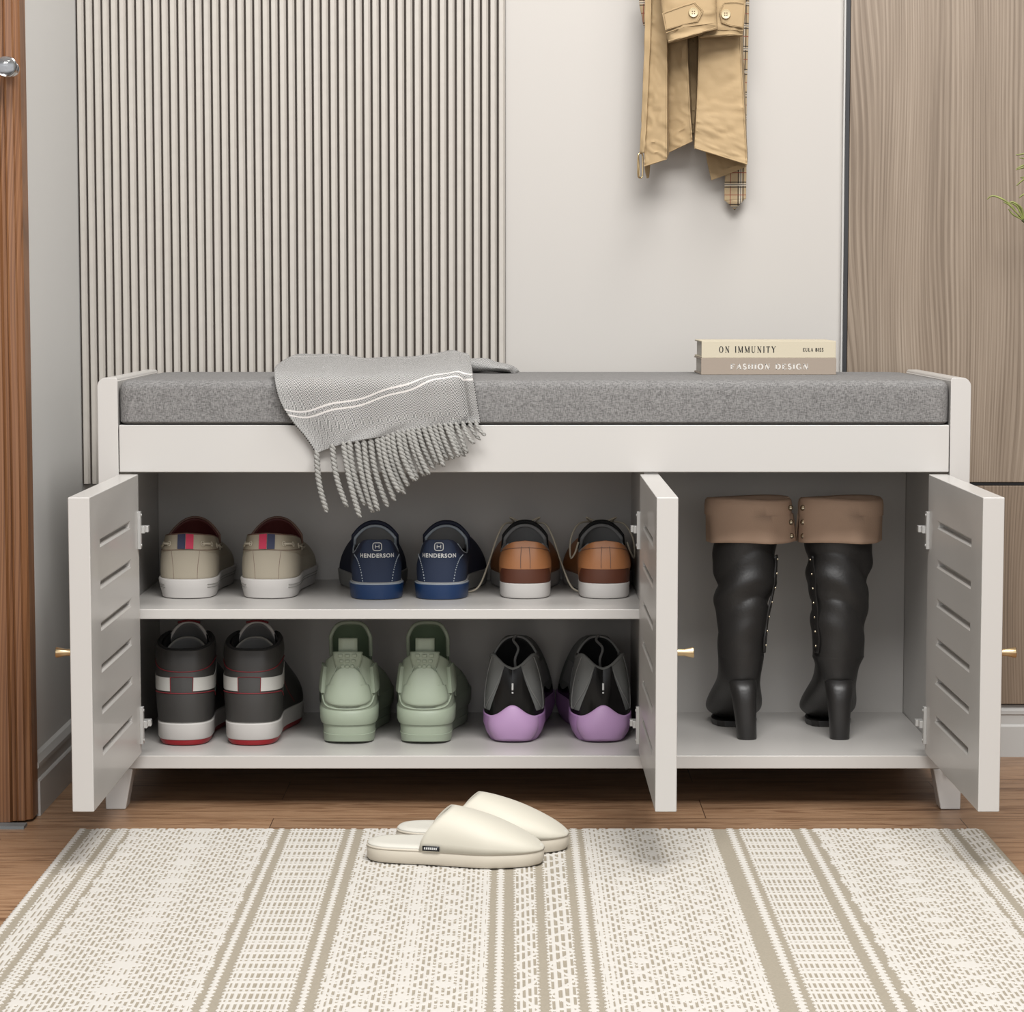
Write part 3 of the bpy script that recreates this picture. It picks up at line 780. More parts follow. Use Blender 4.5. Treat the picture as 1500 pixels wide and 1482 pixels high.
    def tongue(s, name, m, par, y0, z0, y1, z1, w0, w1, arch=.012, th=.004, nu=24, nv=14, bend=.0, drop=.42, edge=None, er=.002, pw=2.6):
        rows = []
        for j in range(nv+1):
            q = j/nv; w = w0+(w1-w0)*q; r = []
            for i in range(nu+1):
                a = math.sin((-1+2*i/nu)*PI/2)
                hq = q*(1-drop*abs(a)**pw)
                r.append(Vector((w*a, y0+(y1-y0)*hq+bend*math.sin(PI*hq)-arch*a*a, z0+(z1-z0)*hq)))
            rows.append(r)
        b = MB(); b.grid([[s.fix(p) for p in r] for r in rows]); o = b.build(name, m, par, solid=th, ang=60, recalc=False)
        if edge:
            k = nv//2
            Q = [rows[j][0] for j in range(k, nv)]+rows[-1]+[rows[j][nu] for j in range(nv-1, k-1, -1)]
            b = MB(); b.tube([s.fix(p) for p in Q], er, 8); b.build(name+'_edge', edge, par, ang=80)
        return o
def tooth(pts, r, name, m, par, n=40):
    b = MB(); b.tube(spline(pts, n), r, 8); return b.build(name, m, par, ang=80)

ZS, ZB = .2847, .0772     # shelf and bottom board tops
# ---- boat shoes
def boat_shoe(px, Y, mirror, label, rz=0):
    p = U(px, 884, Y)
    t = thing('boat_shoe', label, 'shoe', (p.x, Y, ZS), rz, 'beige boat shoes on the middle shelf')
    top = [(0, 0, .010, .094), (.035, .022, .014, .092), (.08, .033, .042, .088), (.14, .036, .085, .080), (.22, .031, .120, .076), (.32, .018, .145, .074), (.42, .008, .150, .073), (.5, 0, .151, .073)]
    s = Shoe(.275, .0395, .047, .026, top, bulge=.0035, rise=.036, mirror=mirror, toe=.6)
    s.shell('upper', 'canvas', t, solid=.002)
    s.sole('sole', 'solewhite', t, [(-.004, 0), (-.001, .0015), (.0015, .012), (.0045, .0262), (.004, .0285), (.001, .029), (-.004, .029)])
    b = MB()
    for z in (.0165, .0205):
        for a, c in ((.048, .34), (-.34, -.048)):
            Q = []
            for i in range(50):
                tt = a+(c-a)*i/49; o = s.O(tt); e = .003; tg = s.O(tt+e)-s.O(tt-e); n = Vector((tg.y, -tg.x, 0)).normalized()
                q = o+n*(.0028+(z-.0165)*.2); q.z = z; Q.append(s.fix(q))
            b.tube(Q, .0006, 5)
    b.build('sole_stripe', 'solegrey', t)
    s.lining('lining', 'maroon', t, .7)
    zt = lambda tt: s.T(tt).z-.0008
    col = s.patch('collar_band', 'canvas2', t, -.30, .30, lambda q: s.T(q).z-.022-.004*min(1, abs(q)*8), zt, off=.0014, nt=70)
    s.line('stitching', 'browntrim', t, [(-.30, .062), (-.2, .0625), (-.08, .068), (0, .071), (.08, .068), (.2, .0625), (.30, .062)], .0005, .0018, 60)
    s.patch('heel_tab_navy', 'navytab', t, -.0165*mirror-.0, -.0005*mirror, .072, lambda q: s.T(q).z-.0006, off=.0026, nt=6) if mirror > 0 else s.patch('heel_tab_navy', 'navytab', t, -.0165, -.0005, .072, lambda q: s.T(q).z-.0006, off=.0026, nt=6)
    s.patch('heel_tab_pink', 'pinktab', t, .0005, .0165, .072, lambda q: s.T(q).z-.0006, off=.0026, nt=6)
    for sg in (-1, 1):
        s.line('seam', 'browntrim', t, [(sg*.026, .029), (sg*.027, .048), (sg*.030, .069)], .00045, .0006, 12)
    for k, sg in enumerate((-1, 1)):
        for tc in (.036, .066, .10, .135):
            a = s.S(sg*tc, s.T(sg*tc).z-.013, .002); n = s.N(sg*tc, .9)
            eb = MB(); R = []
            u = Vector((0, 0, 1)); w = n.cross(u).normalized(); u = w.cross(n)
            for q in range(14): R.append(s.fix(a+w*(.0028*math.cos(q*PI/7))+u*(.0034*math.sin(q*PI/7))))
            eb.tube(R, .0009, 6, closed=True); eb.build('eyelet', 'rope', t, ang=80)
        for ta, tb in ((.036, .066), (.10, .135), (.15, .28)):
            Q = []
            for q in range(14):
                f = q/13; tt = sg*(ta+(tb-ta)*f)
                Q.append(s.fix(s.S(tt, s.T(tt).z-.013, .0008+.003*math.sin(PI*f))))
            b = MB(); b.tube(Q, .0016, 7); b.build('lace', 'rope', t, ang=80)
    s.rim('collar_piping', 'browntrim', t, .0015)
    s.tongue('tongue', 'canvas2', t, .146, .058, .118, .108, .037, .037, arch=.026, th=.0025, edge='browntrim', er=.0018, drop=.5, pw=2.2)
    s.tongue('tongue_lining', 'maroon', t, .143, .058, .115, .1065, .0350, .0350, arch=.026, th=.0015, drop=.5, pw=2.2)
    return t
boat_shoe(272, .124, 1, 'beige canvas boat shoe beside the left cabinet door on the middle shelf', .0)
boat_shoe(391, .124, -1, 'beige canvas boat shoe next to the navy pair on the middle shelf', -.045)
# ---- navy trainers
def navy_shoe(px, Y, mirror, label, rz):
    p = U(px, 885, Y)
    t = thing('canvas_sneaker', label, 'shoe', (p.x, Y, ZS), rz, 'navy sneakers on the middle shelf')
    top = [(0, 0, .006, .086), (.03, .019, .010, .085), (.075, .030, .040, .066), (.13, .033, .080, .060), (.2, .029, .115, .072), (.3, .016, .135, .084), (.42, .006, .140, .085), (.5, 0, .141, .085)]
    s = Shoe(.28, .034, .050, .021, top, bulge=.0035, rise=.035, mirror=mirror, toe=.55)
    s.shell('upper', 'navydark', t, solid=.002)
    s.sole('side_sole', 'greysole', t, [(-.003, 0), (.0005, .002), (.002, .008), (.0035, .024), (.001, .0255), (-.003, .0255)])
    s.lining('lining', 'inner', t, .7)
    # blue rubber heel wrap + navy counter
    def band(name, m, t0, t1, z0, z1, o0, o1, offd):
        G = []
        for z, o_ in ((z0, o0), (z0+.001, o0+.0006), (z1-.001, o1), (z1, o1-.0008)):
            r = []
            for i in range(41):
                tt = t0+(t1-t0)*i/40; o = s.O(tt); e = .003; tg = s.O(tt+e)-s.O(tt-e); n = Vector((tg.y, -tg.x, 0)).normalized()
                q = o+n*(o_+offd); q.z = z; r.append(s.fix(q))
            G.append(r)
        b = MB(); b.grid(G); return b.build(name, m, t, solid=.002, recalc=False)
    band('heel_rubber', 'royal', -.10, .10, .001, .0215, .0008, .0032, .0016)
    band('foxing_stripe', 'stitch', -.10, .10, .0213, .0228, .003, .003, .0012)
    s.patch('heel_counter', 'navy', t, -.088, .088, .0225, lambda q: min(s.T(q).z-.0005, .066+.022*max(0, 1-(abs(q)/.040)**3)) if abs(q) < .042 else max(.03, .066-(abs(q)-.042)*.5), off=.0014, nt=50, nv=12)
    for sg in (-1, 1):
        s.line('stitch_line', 'stitch', t, [(sg*.062, .062), (sg*.046, .058), (sg*.036, .045), (sg*.031, .024)], .0008, .0024, 36, dash=1)
    # collar trim
    b = MB()
    for sg in (-1, 1):
        Q = [s.fix(s.P(sg*(.040+.012*i/1), 1)) for i in range(0, 1)]
        Q = []
        for i in range(22):
            tt = sg*(.048+(.30-.048)*i/21); Q.append(s.fix(s.P(tt, 1)+Vector((0, 0, .001))))
        b.tube(Q, .0013, 7)
    b.build('collar_piping', 'stitch', t, ang=80)
    s.tongue('tongue', 'navydark', t, .138, .062, .112, .1035, .034, .033, arch=.022, th=.005, drop=.5, pw=2.3)
    s.tongue('tongue_lining', 'greyfab', t, .133, .062, .108, .0965, .0305, .0295, arch=.020, th=.002, edge='stitch', er=.0022, drop=.5, pw=2.3)
    # logo lettering that follows the heel
    arc_t = lambda x: x*mirror/ (s.O(.02)-s.O(0)).length*.02
    vs, fs = bfont_mesh('HENDERSON', .046, .0060, .03)
    b = MB(); b.add([s.fix(s.S(arc_t(x), .0605+y, .0022)) for x, y in vs], fs)
    b.build('lettering', 'whiteink', t, smooth=False, recalc=False)
    b = MB(); sq = []
    for i in range(32):
        a = i/32*2*PI; c, d = math.cos(a), math.sin(a); k = (abs(c)**4+abs(d)**4)**-.25
        sq.append(s.fix(s.S(arc_t(.0058*k*c), .0760+.0055*k*d, .0022)))
    b.tube(sq, .0007, 6, closed=True)
    for seg in (((-.0024, -.0026), (-.0024, .0026)), ((.0024, -.0026), (.0024, .0026)), ((-.0024, 0), (.0024, 0))):
        b.tube([s.fix(s.S(arc_t(x), .0760+z, .0022)) for x, z in seg], .0006, 6)
    b.build('logo', 'whiteink', t, ang=70)
    return t
navy_shoe(553, .117, -1, 'navy blue sneaker lettered on the heel, beside the beige boat shoes', .085)
navy_shoe(643, .117, 1, 'navy blue sneaker lettered on the heel, beside the tan leather pair', -.075)
# ---- tan leather
def tan_shoe(px, Y, mirror, label, rz, lace_long):
    p = U(px, 884, Y)
    t = thing('leather_sneaker', label, 'shoe', (p.x, Y, ZS), rz, 'tan leather sneakers on the middle shelf')
    top = [(0, 0, .008, .084), (.03, .019, .010, .081), (.075, .031, .036, .069), (.13, .034, .075, .062), (.2, .029, .110, .070), (.3, .017, .135, .080), (.42, .007, .140, .082), (.5, 0, .141, .082)]
    s = Shoe(.28, .0355, .052, .023, top, bulge=.004, rise=.035, mirror=mirror)
    s.shell('upper', 'tan', t, solid=.002)
    s.sole('sole', 'solewhite', t, [(-.003, 0), (.0, .0012), (.0015, .004), (.0018, .0215), (.0005, .0228), (-.002, .0228)])
    s.line('sole_groove', 'solegrey', t, [(0, 0), (1, 0)], .0001, 0, 3) if False else None
    s.lining('lining', 'inner', t, .7)
    s.patch('heel_strip', 'chestnut', t, -.088, .088, .0228, lambda q: .046-(.003 if abs(q) < .06 else .003+(abs(q)-.06)*.6), off=.0016, nt=40)
    s.patch('heel_counter', 'tan', t, -.075, .075, lambda q: .0435, lambda q: s.T(q).z-.0008, off=.0022, nt=40)
    for sg in (-1, 1): s.line('seam', 'browntrim', t, [(sg*.0095, .045), (sg*.0095, .060), (sg*.008, .075)], .0005, .0028, 12)
    s.line('seam', 'browntrim', t, [(-.07, .066), (-.03, .072), (0, .0735), (.03, .072), (.07, .066)], .00045, .0028, 24)
    s.rim('collar_piping', 'greyfab', t, .0022, t0=.045, t1=.32); s.rim('collar_piping', 'greyfab', t, .0022, t0=-.32, t1=-.045)
    s.tongue('tongue', 'inner', t, .138, .060, .114, .1035, .034, .032, arch=.020, th=.005, drop=.5, pw=2.3)
    s.tongue('tongue_lining', 'greyfab', t, .133, .060, .108, .0965, .0310, .0290, arch=.019, th=.002, edge='greyfab', er=.0028, drop=.5, pw=2.3)
    for sg in (-1, 1):
        if lace_long:
            pts = [(sg*.014, .135, .098), (sg*.030, .115, .098), (sg*.041, .10, .080), (sg*.053, .09, .045), (sg*.066, .085, .012), (sg*.078, .08, .002), (sg*.092, .085, .0016)]
        else:
            pts = [(sg*.014, .135, .100), (sg*.034, .115, .098), (sg*.046, .095, .078), (sg*.047, .08, .052), (sg*.041, .07, .060), (sg*.036, .075, .075)]
        tooth([Vector(q) for q in pts], .0014, 'lace', 'rope', t, 50)
    tooth([Vector(q) for q in ((-.016, .13, .100), (-.022, .115, .108), (-.008, .12, .102), (.008, .12, .102), (.022, .115, .108), (.016, .13, .100))], .0012, 'lace', 'rope', t, 50)
    return t
tan_shoe(769.5, .124, 1, 'tan leather sneaker with long loose laces trailing onto the shelf', 0, True)
tan_shoe(887, .124, -1, 'tan leather sneaker with short lace loops beside the middle cabinet door', .02, False)
# ---- high tops
def high_top(px, Y, mirror, label, rz):
    p = U(px, 1092, Y)
    t = thing('high_top_sneaker', label, 'shoe', (p.x, Y, ZB), rz, 'high-top sneakers on the bottom board')
    top = [(0, 0, .010, .137), (.03, .022, .013, .1375), (.07, .0375, .036, .142), (.12, .038, .068, .149), (.2, .026, .098, .150), (.3, .018, .114, .118), (.42, .012, .132, .088), (.5, 0, .140, .078)]
    s = Shoe(.285, .0365, .050, .032, top, bulge=.0055, rise=.045, mirror=mirror, toe=.5)
    s.shell('upper', 'charcoal', t, nv=24, solid=.0035)
    s.sole('outsole', 'redsole', t, [(-.006, 0), (-.002, .0012), (0, .0045), (.0005, .009), (-.003, .0095)])
    s.sole('midsole', 'solewhite', t, [(-.003, .0085), (.0012, .0088), (.0028, .011), (.0034, .0315), (.0015, .0338), (-.002, .0338)])
    s.lining('lining', 'inner', t, .55, off=-.007)
    s.patch('collar', 'charcoal', t, -.17, .17, lambda q: .108+.016*min(1, (abs(q)/.09))**1.6, lambda q: s.T(q).z-.001, off=.0022, nt=56, push=.0012)
    s.patch('heel_panel', 'charcoal', t, -.085, .085, .0336, .0755, off=.0022, nt=40)
    for a, c in ((.0215, .125), (-.125, -.0215)):
        part_label(s.patch('ankle_stripe', 'offwhite', t, a, c, lambda q: .0795-.0*abs(q), lambda q: .0985+.0*abs(q) if abs(q) < .085 else .0985+(abs(q)-.085)*.35, off=.0025, nt=24), 'white stripe')
    s.patch('heel_tab', 'charcoal', t, -.0205, .0205, .0775, .0985, off=.002, nt=12)
    s.patch('side_panel', 'offwhite', t, .098, .19, .034, lambda q: .074-(abs(q)-.098)*.18, off=.0015, nt=24)
    s.patch('side_patch', 'greyswoosh', t, .10, .16, lambda q: .070-(q-.10)*.1, lambda q: .082-(q-.10)*.05, off=.0028, nt=16)
    b = MB()
    s.line('', None, None, [(-.125, .122), (-.085, .1200), (-.045, .110), (0, .1065), (.045, .110), (.085, .1200), (.125, .122)], .0007, .0022, 60, b=b)
    s.line('', None, None, [(-.11, .066), (-.085, .0745), (-.05, .0765), (0, .0765), (.05, .0765), (.085, .0745), (.11, .066)], .0008, .0025, 60, b=b)
    s.line('', None, None, [(-.021, .0785), (-.021, .099)], .0006, .0028, 8, b=b); s.line('', None, None, [(.021, .0785), (.021, .099)], .0006, .0028, 8, b=b)
    s.line('', None, None, [(-.021, .099), (0, .0995), (.021, .099)], .0006, .0026, 8, b=b)
    s.line('', None, None, [(.13, .105), (.18, .085), (.24, .055), (.27, .04)], .0007, .0015, 24, b=b)
    b.build('red_stitching', 'red', t, ang=80)
    s.line('midsole_groove', 'solegrey', t, [(-.3, .034), (0, .034), (.3, .034)], .0005, .002, 80)
    s.rim('collar_rim', 'inner', t, .0032, off=-.002)
    s.tongue('tongue', 'tonguegrey', t, .128, .095, .092, .167, .029, .029, arch=.020, th=.006, edge='solewhite', er=.0026, drop=.36)
    tooth([s.fix(Vector(q)) for q in ((-.016, .0865, .1672), (-.008, .0895, .1688), (0, .0905, .1692), (.008, .0895, .1688), (.016, .0865, .1672))], .0017, 'tongue_tip', 'red', t)
    s.tongue('tongue_lining', 'greyfab', t, .105, .100, .074, .147, .0275, .0275, arch=.018, th=.003, edge='solegrey', er=.0018, drop=.3)
    return t
high_top(267, .084, 1, 'black high-top sneaker with white ankle stripes beside the left cabinet door', .0)
high_top(366, .084, 1, 'black high-top sneaker with white ankle stripes next to the sage green pair', -.035)
# ---- sage green
def sage_shoe(px, Y, mirror, label, rz):
    p = U(px, 1090, Y)
    t = thing('chunky_sneaker', label, 'shoe', (p.x, Y, ZB), rz, 'sage green sneakers on the bottom board')
    top = [(0, 0, .020, .132), (.03, .018, .021, .128), (.07, .031, .036, .118), (.12, .033, .070, .108), (.2, .028, .100, .108), (.3, .020, .118, .104), (.42, .012, .128, .094), (.5, 0, .131, .090)]
    s = Shoe(.285, .0375, .052, .040, top, bulge=.003, rise=.03, mirror=mirror, toe=.5)
    s.shell('upper', 'sage', t, nv=22, solid=.003)
    s.sole('outsole', 'sage', t, [(-.003, lambda y: .0005+.0032*max(0, 1-y/.03)), (-.001, lambda y: .0015+.0032*max(0, 1-y/.03)), (.0002, .012), (.0006, .014), (-.0002, .0145), (.0004, .028), (-.001, .0285)])
    s.sole('midsole', 'sage', t, [(-.002, .0280), (.003, .0286), (.0048, .034), (.0052, lambda y: .046+.006*min(1, y/.05)), (.003, lambda y: .049+.006*min(1, y/.05)), (.0, lambda y: .049+.006*min(1, y/.05)), (-.004, .049)])
    s.lining('lining', 'sagedark', t, .7)
    # rounded heel shield
    w = lambda z: .058-.034*((z-.058)/.068)
    G = []
    nz, nn = 16, 22
    for j in range(nz+1):
        q = j/nz; z = .056+.056*q; hw = .062*(1-q)**.8+.026*q if q > .18 else .062*math.sqrt(max(0, 1-((.18-q)/.2)**2))*.93+.0
        r = []
        for i in range(nn+1):
            a = -1+2*i/nn; tt = a*hw
            r.append(s.fix(s.S(tt, z-(.010*a*a if q > .5 else -.004*a*a*0), .0045*(1-abs(a)**6)+.001)))
        G.append(r)
    b = MB(); b.grid(G); b.build('heel_shield', 'sage', t, solid=.0015, recalc=False, ang=70)
    # ribbed base line under the shield
    b = MB()
    s.line('', None, None, [(-.082, .081), (-.066, .068), (-.045, .055), (0, .052), (.045, .055), (.066, .068), (.082, .081)], .0014, .0025, 50, b=b)
    s.line('', None, None, [(-.05, .062), (-.036, .088), (-.022, .112)], .0009, .003, 24, b=b)
    s.line('', None, None, [(.05, .062), (.036, .088), (.022, .112)], .0009, .003, 24, b=b)
    b.build('seam', 'sage', t, ang=80)
    s.patch('heel_wrap', 'sage', t, -.10, .10, .0485, lambda q: .054+min(.030, abs(q)*.32), off=.0022, nt=40)
    # side wings
    for sg in (-1, 1):
        a, c = (.058, .17) if sg > 0 else (-.17, -.058)
        s.patch('side_wing', 'sage', t, a, c, lambda q: .072+(abs(q)-.058)*.10, lambda q: min(s.T(q).z-.002, .112-((abs(q)-.085)/.05)**2*.012), off=.0065, nt=26)
        s.patch('eyestay', 'sage', t, *((.15, .33) if sg > 0 else (-.33, -.15)), lambda q: s.T(q).z-.035, lambda q: s.T(q).z-.001, off=.0035, nt=24)
        a, c = (.20, .36) if sg > 0 else (-.36, -.20)
        s.patch('toe_guard', 'sage', t, a, c, .045, lambda q: .078, off=.004, nt=24)
    # knob tab
    b = MB(); G = []
    for j in range(9):
        q = j/8; z = .107+.027*q; hw = (.0155+.007*q)*(1 if q < .85 else .93); r = []
        for i in range(13):
            a = -1+2*i/12; r.append(s.fix(Vector((a*hw, .0105+.006*a*a-.0012*math.sin(q*PI), z-.0015*a*a))))
        G.append(r)
    b.grid(G); b.build('heel_tab', 'sage', t, solid=.004, recalc=False, ang=70)
    for r_ in range(3):
        for c_ in range(3):
            x = (c_-1)*(.0068+.0016*(r_)); z = .1125+.0078*r_
            k = MB(); yb = .0105+.006*(x/.019)**2; k.box(x-.0029-.0004*r_, x+.0029+.0004*r_, yb-.0048, yb-.001, z-.0024, z+.0024)
            k.build('tab_bump', 'sage', t, bevel=.0014)
    # pull loop
    G = []
    for j in range(13):
        a = j/12*PI; z = .130+.021*min(1, math.sin(a)*1.35) ; y = .022+(-.004*math.cos(a))
        G.append([Vector((x, y, z)) for x in (-.0135, -.006, .006, .0135)])
    b = MB(); b.grid(G); b.build('pull_loop', 'sage', t, solid=.0018, recalc=False, ang=70)
    s.tongue('tongue', 'sagedark', t, .118, .088, .088, .1655, .0290, .0290, arch=.018, th=.004, edge='sage', er=.0030, drop=.26, pw=4.5)
    return t
sage_shoe(509, .095, 1, 'sage green chunky sneaker next to the black high-tops', -.0)
sage_shoe(621.5, .095, -1, 'sage green chunky sneaker next to the lilac-soled pair', -.02) if False else sage_shoe(621.5, .095, 1, 'sage green chunky sneaker next to the lilac-soled pair', -.035)
# ---- lilac runners
def runner(px, Y, mirror, label, rz):
    p = U(px, 1086, Y)
    t = thing('running_shoe', label, 'shoe', (p.x, Y, ZB), rz, 'lilac-soled running shoes on the bottom board')
    top = [(0, 0, .004, .1065), (.025, .012, .002, .1115), (.055, .028, .010, .126), (.10, .034, .050, .118), (.18, .030, .095, .118), (.28, .018, .120, .134), (.42, .008, .130, .136), (.5, 0, .132, .136)]
    s = Shoe(.29, .041, .050, .036, top, bulge=.0035, rise=.035, mirror=mirror, toe=.5, heel_r=1.1)
    s.shell('upper', 'mesh', t, nv=22, solid=.003)
    s.sole('sidewall', 'lilacedge', t, [(-.008, 0), (-.006, .0005), (.0, .010), (.0045, .024), (.0045, lambda y: .036+.006*min(1, y/.1)), (.001, lambda y: .040+.006*min(1, y/.1)), (-.004, .040)])
    # bulbous heel wedge
    G = []
    for j in range(13):
        q = j/12; r = []
        for i in range(29):
            a = -1+2*i/28; hw = .060*(.62+.38*math.sin(min(1, q*1.5)*PI/2)); tt = a*hw
            zt = .0375+.0175*math.exp(-(a/.42)**2)
            z = .0035+(zt-.0035)*q
            o = s.O(tt); e = .003; tg = s.O(tt+e)-s.O(tt-e); n = Vector((tg.y, -tg.x, 0)).normalized()
            of = .0015+.0085*math.sin(PI*min(1, q*.75+.12))*(1-abs(a)**3)
            pt = o+n*of; pt.z = z; r.append(s.fix(pt))
        G.append(r)
    b = MB(); b.grid(G); b.build('heel_wedge', 'lilac', t, solid=.003, recalc=False, ang=80)
    s.lining('lining', 'inner', t, .7)
    cage_hi = lambda q: (.1055+.006*(abs(q)/.024)**2) if abs(q) <= .024 else max(.045, .1115-(abs(q)-.024)*.25-max(0, abs(q)-.026)**.6*.55)
    s.patch('heel_cage', 'gloss', t, -.098, .098, .0385, cage_hi, off=.0028, nt=80, nv=14)
    for sg in (-1, 1):
        a, c = (.058, .082) if sg > 0 else (-.082, -.058)
        s.patch('side_mark', 'gloss', t, a, c, lambda q: .086-.004*(abs(q)-.04)*10*.1, lambda q: .090, off=.0012, nt=8)
        a, c = (.13, .32) if sg > 0 else (-.32, -.13)
        s.patch('side_cage', 'gloss', t, a, c, .040, lambda q: .062-.010*abs(math.sin((abs(q)-.13)*30)), off=.0025, nt=30)
        s.patch('side_overlay', 'greyfab', t, *((.16, .30) if sg > 0 else (-.30, -.16)), .066, .098, off=.002, nt=20)
        b = MB(); s.line('', None, None, [(sg*.028, .106), (sg*.033, .092), (sg*.045, .070), (sg*.070, .048), (sg*.085, .046), (sg*.082, .07), (sg*.07, .10), (sg*.055, .124)], .0008, .002, 50, b=b)
        b.build('piping', 'meshedge', t, ang=80)
    s.rim('collar_rim', 'mesh', t, .0027)
    s.tongue('tongue', 'inner', t, .126, .090, .090, .142, .032, .030, arch=.022, th=.004, edge='meshedge', er=.0019, drop=.42)
    tooth([Vector(q) for q in ((.002, .060, .094), (.0005, .058, .112), (.005, .064, .128), (-.003, .080, .138), (.001, .088, .144))], .0020, 'tongue_seam', 'meshedge', t)
    b = MB(); ox = .0
    for z0, z1, w in ((.0765, .0865, .0013), (.0720, .0742, .0012)):
        G = []
        for j in range(7):
            q = j/6; ww = w*(.35+.65*math.sin(PI*min(1, .25+q*.6))) if z1-z0 > .005 else w*math.sin(PI*(.15+.7*q))
            G.append([s.fix(s.S(x*ww/.072*.11*1., z0+(z1-z0)*q, .0036)) for x in (-1, 0, 1)])
        G2 = []
        for r in G: G2.append([Vector((cx_, r[1].y-.0002, r[1].z)) for cx_ in (r[1].x-(w*1.0)*abs(r[0].x-r[1].x)/max(1e-6, abs(r[0].x-r[1].x)), r[1].x, r[1].x+w)])
        b.grid(G2)
    b.build('heel_mark', 'whiteink', t, solid=.0003, recalc=False)
    return t
runner(751, .113, 1, 'black and grey running shoe with lilac sole, next to the sage green pair', -.05)
runner(883, .113, -1, 'black and grey running shoe with lilac sole, beside the middle door', .05)
# ------------------------------------------------------------------ boots
def boot(px, Y, sg, label, rz, lean, profile):
    base = U(px, 1082, Y)
    t = thing('knee_boot', label, 'boot', (base.x, Y, ZB), 0, 'black knee boots in the right compartment')
    bx = base.x
    # profile: list of (py, pxleft, pxright, depth_halfwidth, y centre) for the shaft at depth Y
    rings = []
    def ring(c, ax, ay, nrm_tilt, n=40, z=0):
        r = []
        for q in range(n):
            a = 2*PI*q/n
            x = ax*math.cos(a); y = ay*math.sin(a)
            r.append(Vector((c[0]+x, c[1]+y*math.cos(nrm_tilt), c[2]+y*math.sin(nrm_tilt))))
        return r
    rows = []
    for py, l, r, ry, yc in profile:
        a = U(l, py, Y+yc); c = U(r, py, Y+yc)
        rows.append(((a.x+c.x)/2-bx, yc, a.z-ZB, (c.x-a.x)/2, ry))
    zs = [r[2] for r in rows][::-1]
    def at(z, k): return hermite(zs, [r[k] for r in rows][::-1], z)
    ztop, zbot = rows[0][2], rows[-1][2]
    n = 90
    for j in range(n+1):
        z = ztop+(zbot-ztop)*j/n
        cx, cy, ax, ay = at(z, 0), at(z, 1), at(z, 3), at(z, 4)
        r = []
        for q in range(56):
            a = 2*PI*q/56; ca, sa = math.cos(a), math.sin(a)
            # slouch folds: slanting creases round the calf
            amp = .0021*math.exp(-((z-.225)/.065)**2)
            ph = 92*(z+.020*sg*ca*1.0+.010*math.sin(a*2+1.3))
            f = amp*(math.sin(ph)+.6*math.sin(1.9*ph+2*ca+.7))
            sharp = amp*2.2*(abs(math.sin(ph*.5+1+.5*sa))**.5-.75)
            rr = 1+(f+sharp)/max(ax, .01)
            r.append(Vector((cx+ax*ca*rr, cy+ay*sa*rr, z)))
        rings.append(r)
    # continue from the ankle into the foot (toes point away from the viewer)
    cx, cy, ax, ay = rows[-1][0], rows[-1][1], rows[-1][3], rows[-1][4]
    foot = [((.004, .095), (.075, .115), .0325), ((.013, .078), (.094, .100), .0315), ((.035, .061), (.110, .085), .0325), ((.065, .043), (.125, .073), .0360), ((.095, .023), (.145, .059), .0405), ((.125, .009), (.165, .045), .0420), ((.160, .0065), (.185, .033), .0365), ((.188, .0065), (.200, .022), .0240), ((.202, .008), (.206, .014), .0090)]
    for (by, bz), (fy, fz), hw in foot:
        my, mz, dy_, dz_ = (by+fy)/2, (bz+fz)/2, (fy-by)/2, (fz-bz)/2
        rings.append([Vector((cx+hw*math.cos(2*PI*q/56), my+dy_*math.sin(2*PI*q/56), mz+dz_*math.sin(2*PI*q/56))) for q in range(56)])
    m0 = len(rings)-len(foot)-4
    fine = [[p for p in spline([rings[k][q] for k in range(m0, len(rings))], 46)] for q in range(56)]
    rings = rings[:m0]+[[fine[q][k] for q in range(56)] for k in range(46)]
    rings = [[Vector((p.x, p.y, max(p.z, .0065))) for p in r] for r in rings]
    b = MB(); b.grid(rings, closed_v=True); b.f.append(tuple(range(len(b.v)-56, len(b.v)))); b.mi.append(0)
    b.build('shaft', 'boot', t, ang=80)
    # sole
    S = []
    for y, hw in ((.104, .016), (.112, .0270), (.13, .0330), (.15, .0330), (.17, .0290), (.190, .022), (.202, .010), (.206, .002)):
        S.append((y, hw))
    G = []
    for y, hw in S:
        c = cx
        G.append([Vector((c-hw, y, .0)), Vector((c-hw-.001, y, .009)), Vector((c+hw+.001, y, .009)), Vector((c+hw, y, .0))])
    b = MB(); b.grid(G, closed_v=True); b.f += [(0, 1, 2, 3), tuple(len(b.v)-4+i for i in range(4))]; b.mi += [0, 0]
    b.build('sole', 'boot', t, bevel=.001)
    # stacked heel: tapered, follows the boot back
    G = []
    hx0 = 0.0; hx1 = cx
    for z, hw, hd, yc in ((0, .0135, .0150, .014), (.001, .0142, .0156, .014), (.03, .0155, .017, .015), (.055, .0175, .020, .018), (.072, .0200, .023, .022), (.082, .0205, .022, .028), (.092, .0150, .014, .036)):
        q = z/.082; c = hx0+(hx1-hx0)*q*.75
        r = []
        for k in range(28):
            a = 2*PI*k/28; ca, sa = math.cos(a), math.sin(a); e = .8
            r.append(Vector((c+hw*math.copysign(abs(ca)**e, ca), yc-.004+hd*math.copysign(abs(sa)**e, sa)*(1 if sa < 0 else .7), z)))
        G.append(r)
    b = MB(); b.grid(G, closed_v=True); b.f += [tuple(range(28)), tuple(range(len(b.v)-28, len(b.v)))]; b.mi += [0, 0]
    b.build('heel', 'boot', t, ang=50)
    # turned-down cuff
    (l0, r0, y0_), (l1, r1, y1_) = (1034, 1158, 733), (1036, 1160, 792)
    if sg > 0: l0, r0, l1, r1 = 1171, 1292, 1172, 1289
    cy = rows[0][1]
    A = U(l0, y0_, Y+cy); B_ = U(r0, y0_, Y+cy); A1 = U(l1, y1_, Y+cy); B1 = U(r1, y1_, Y+cy)
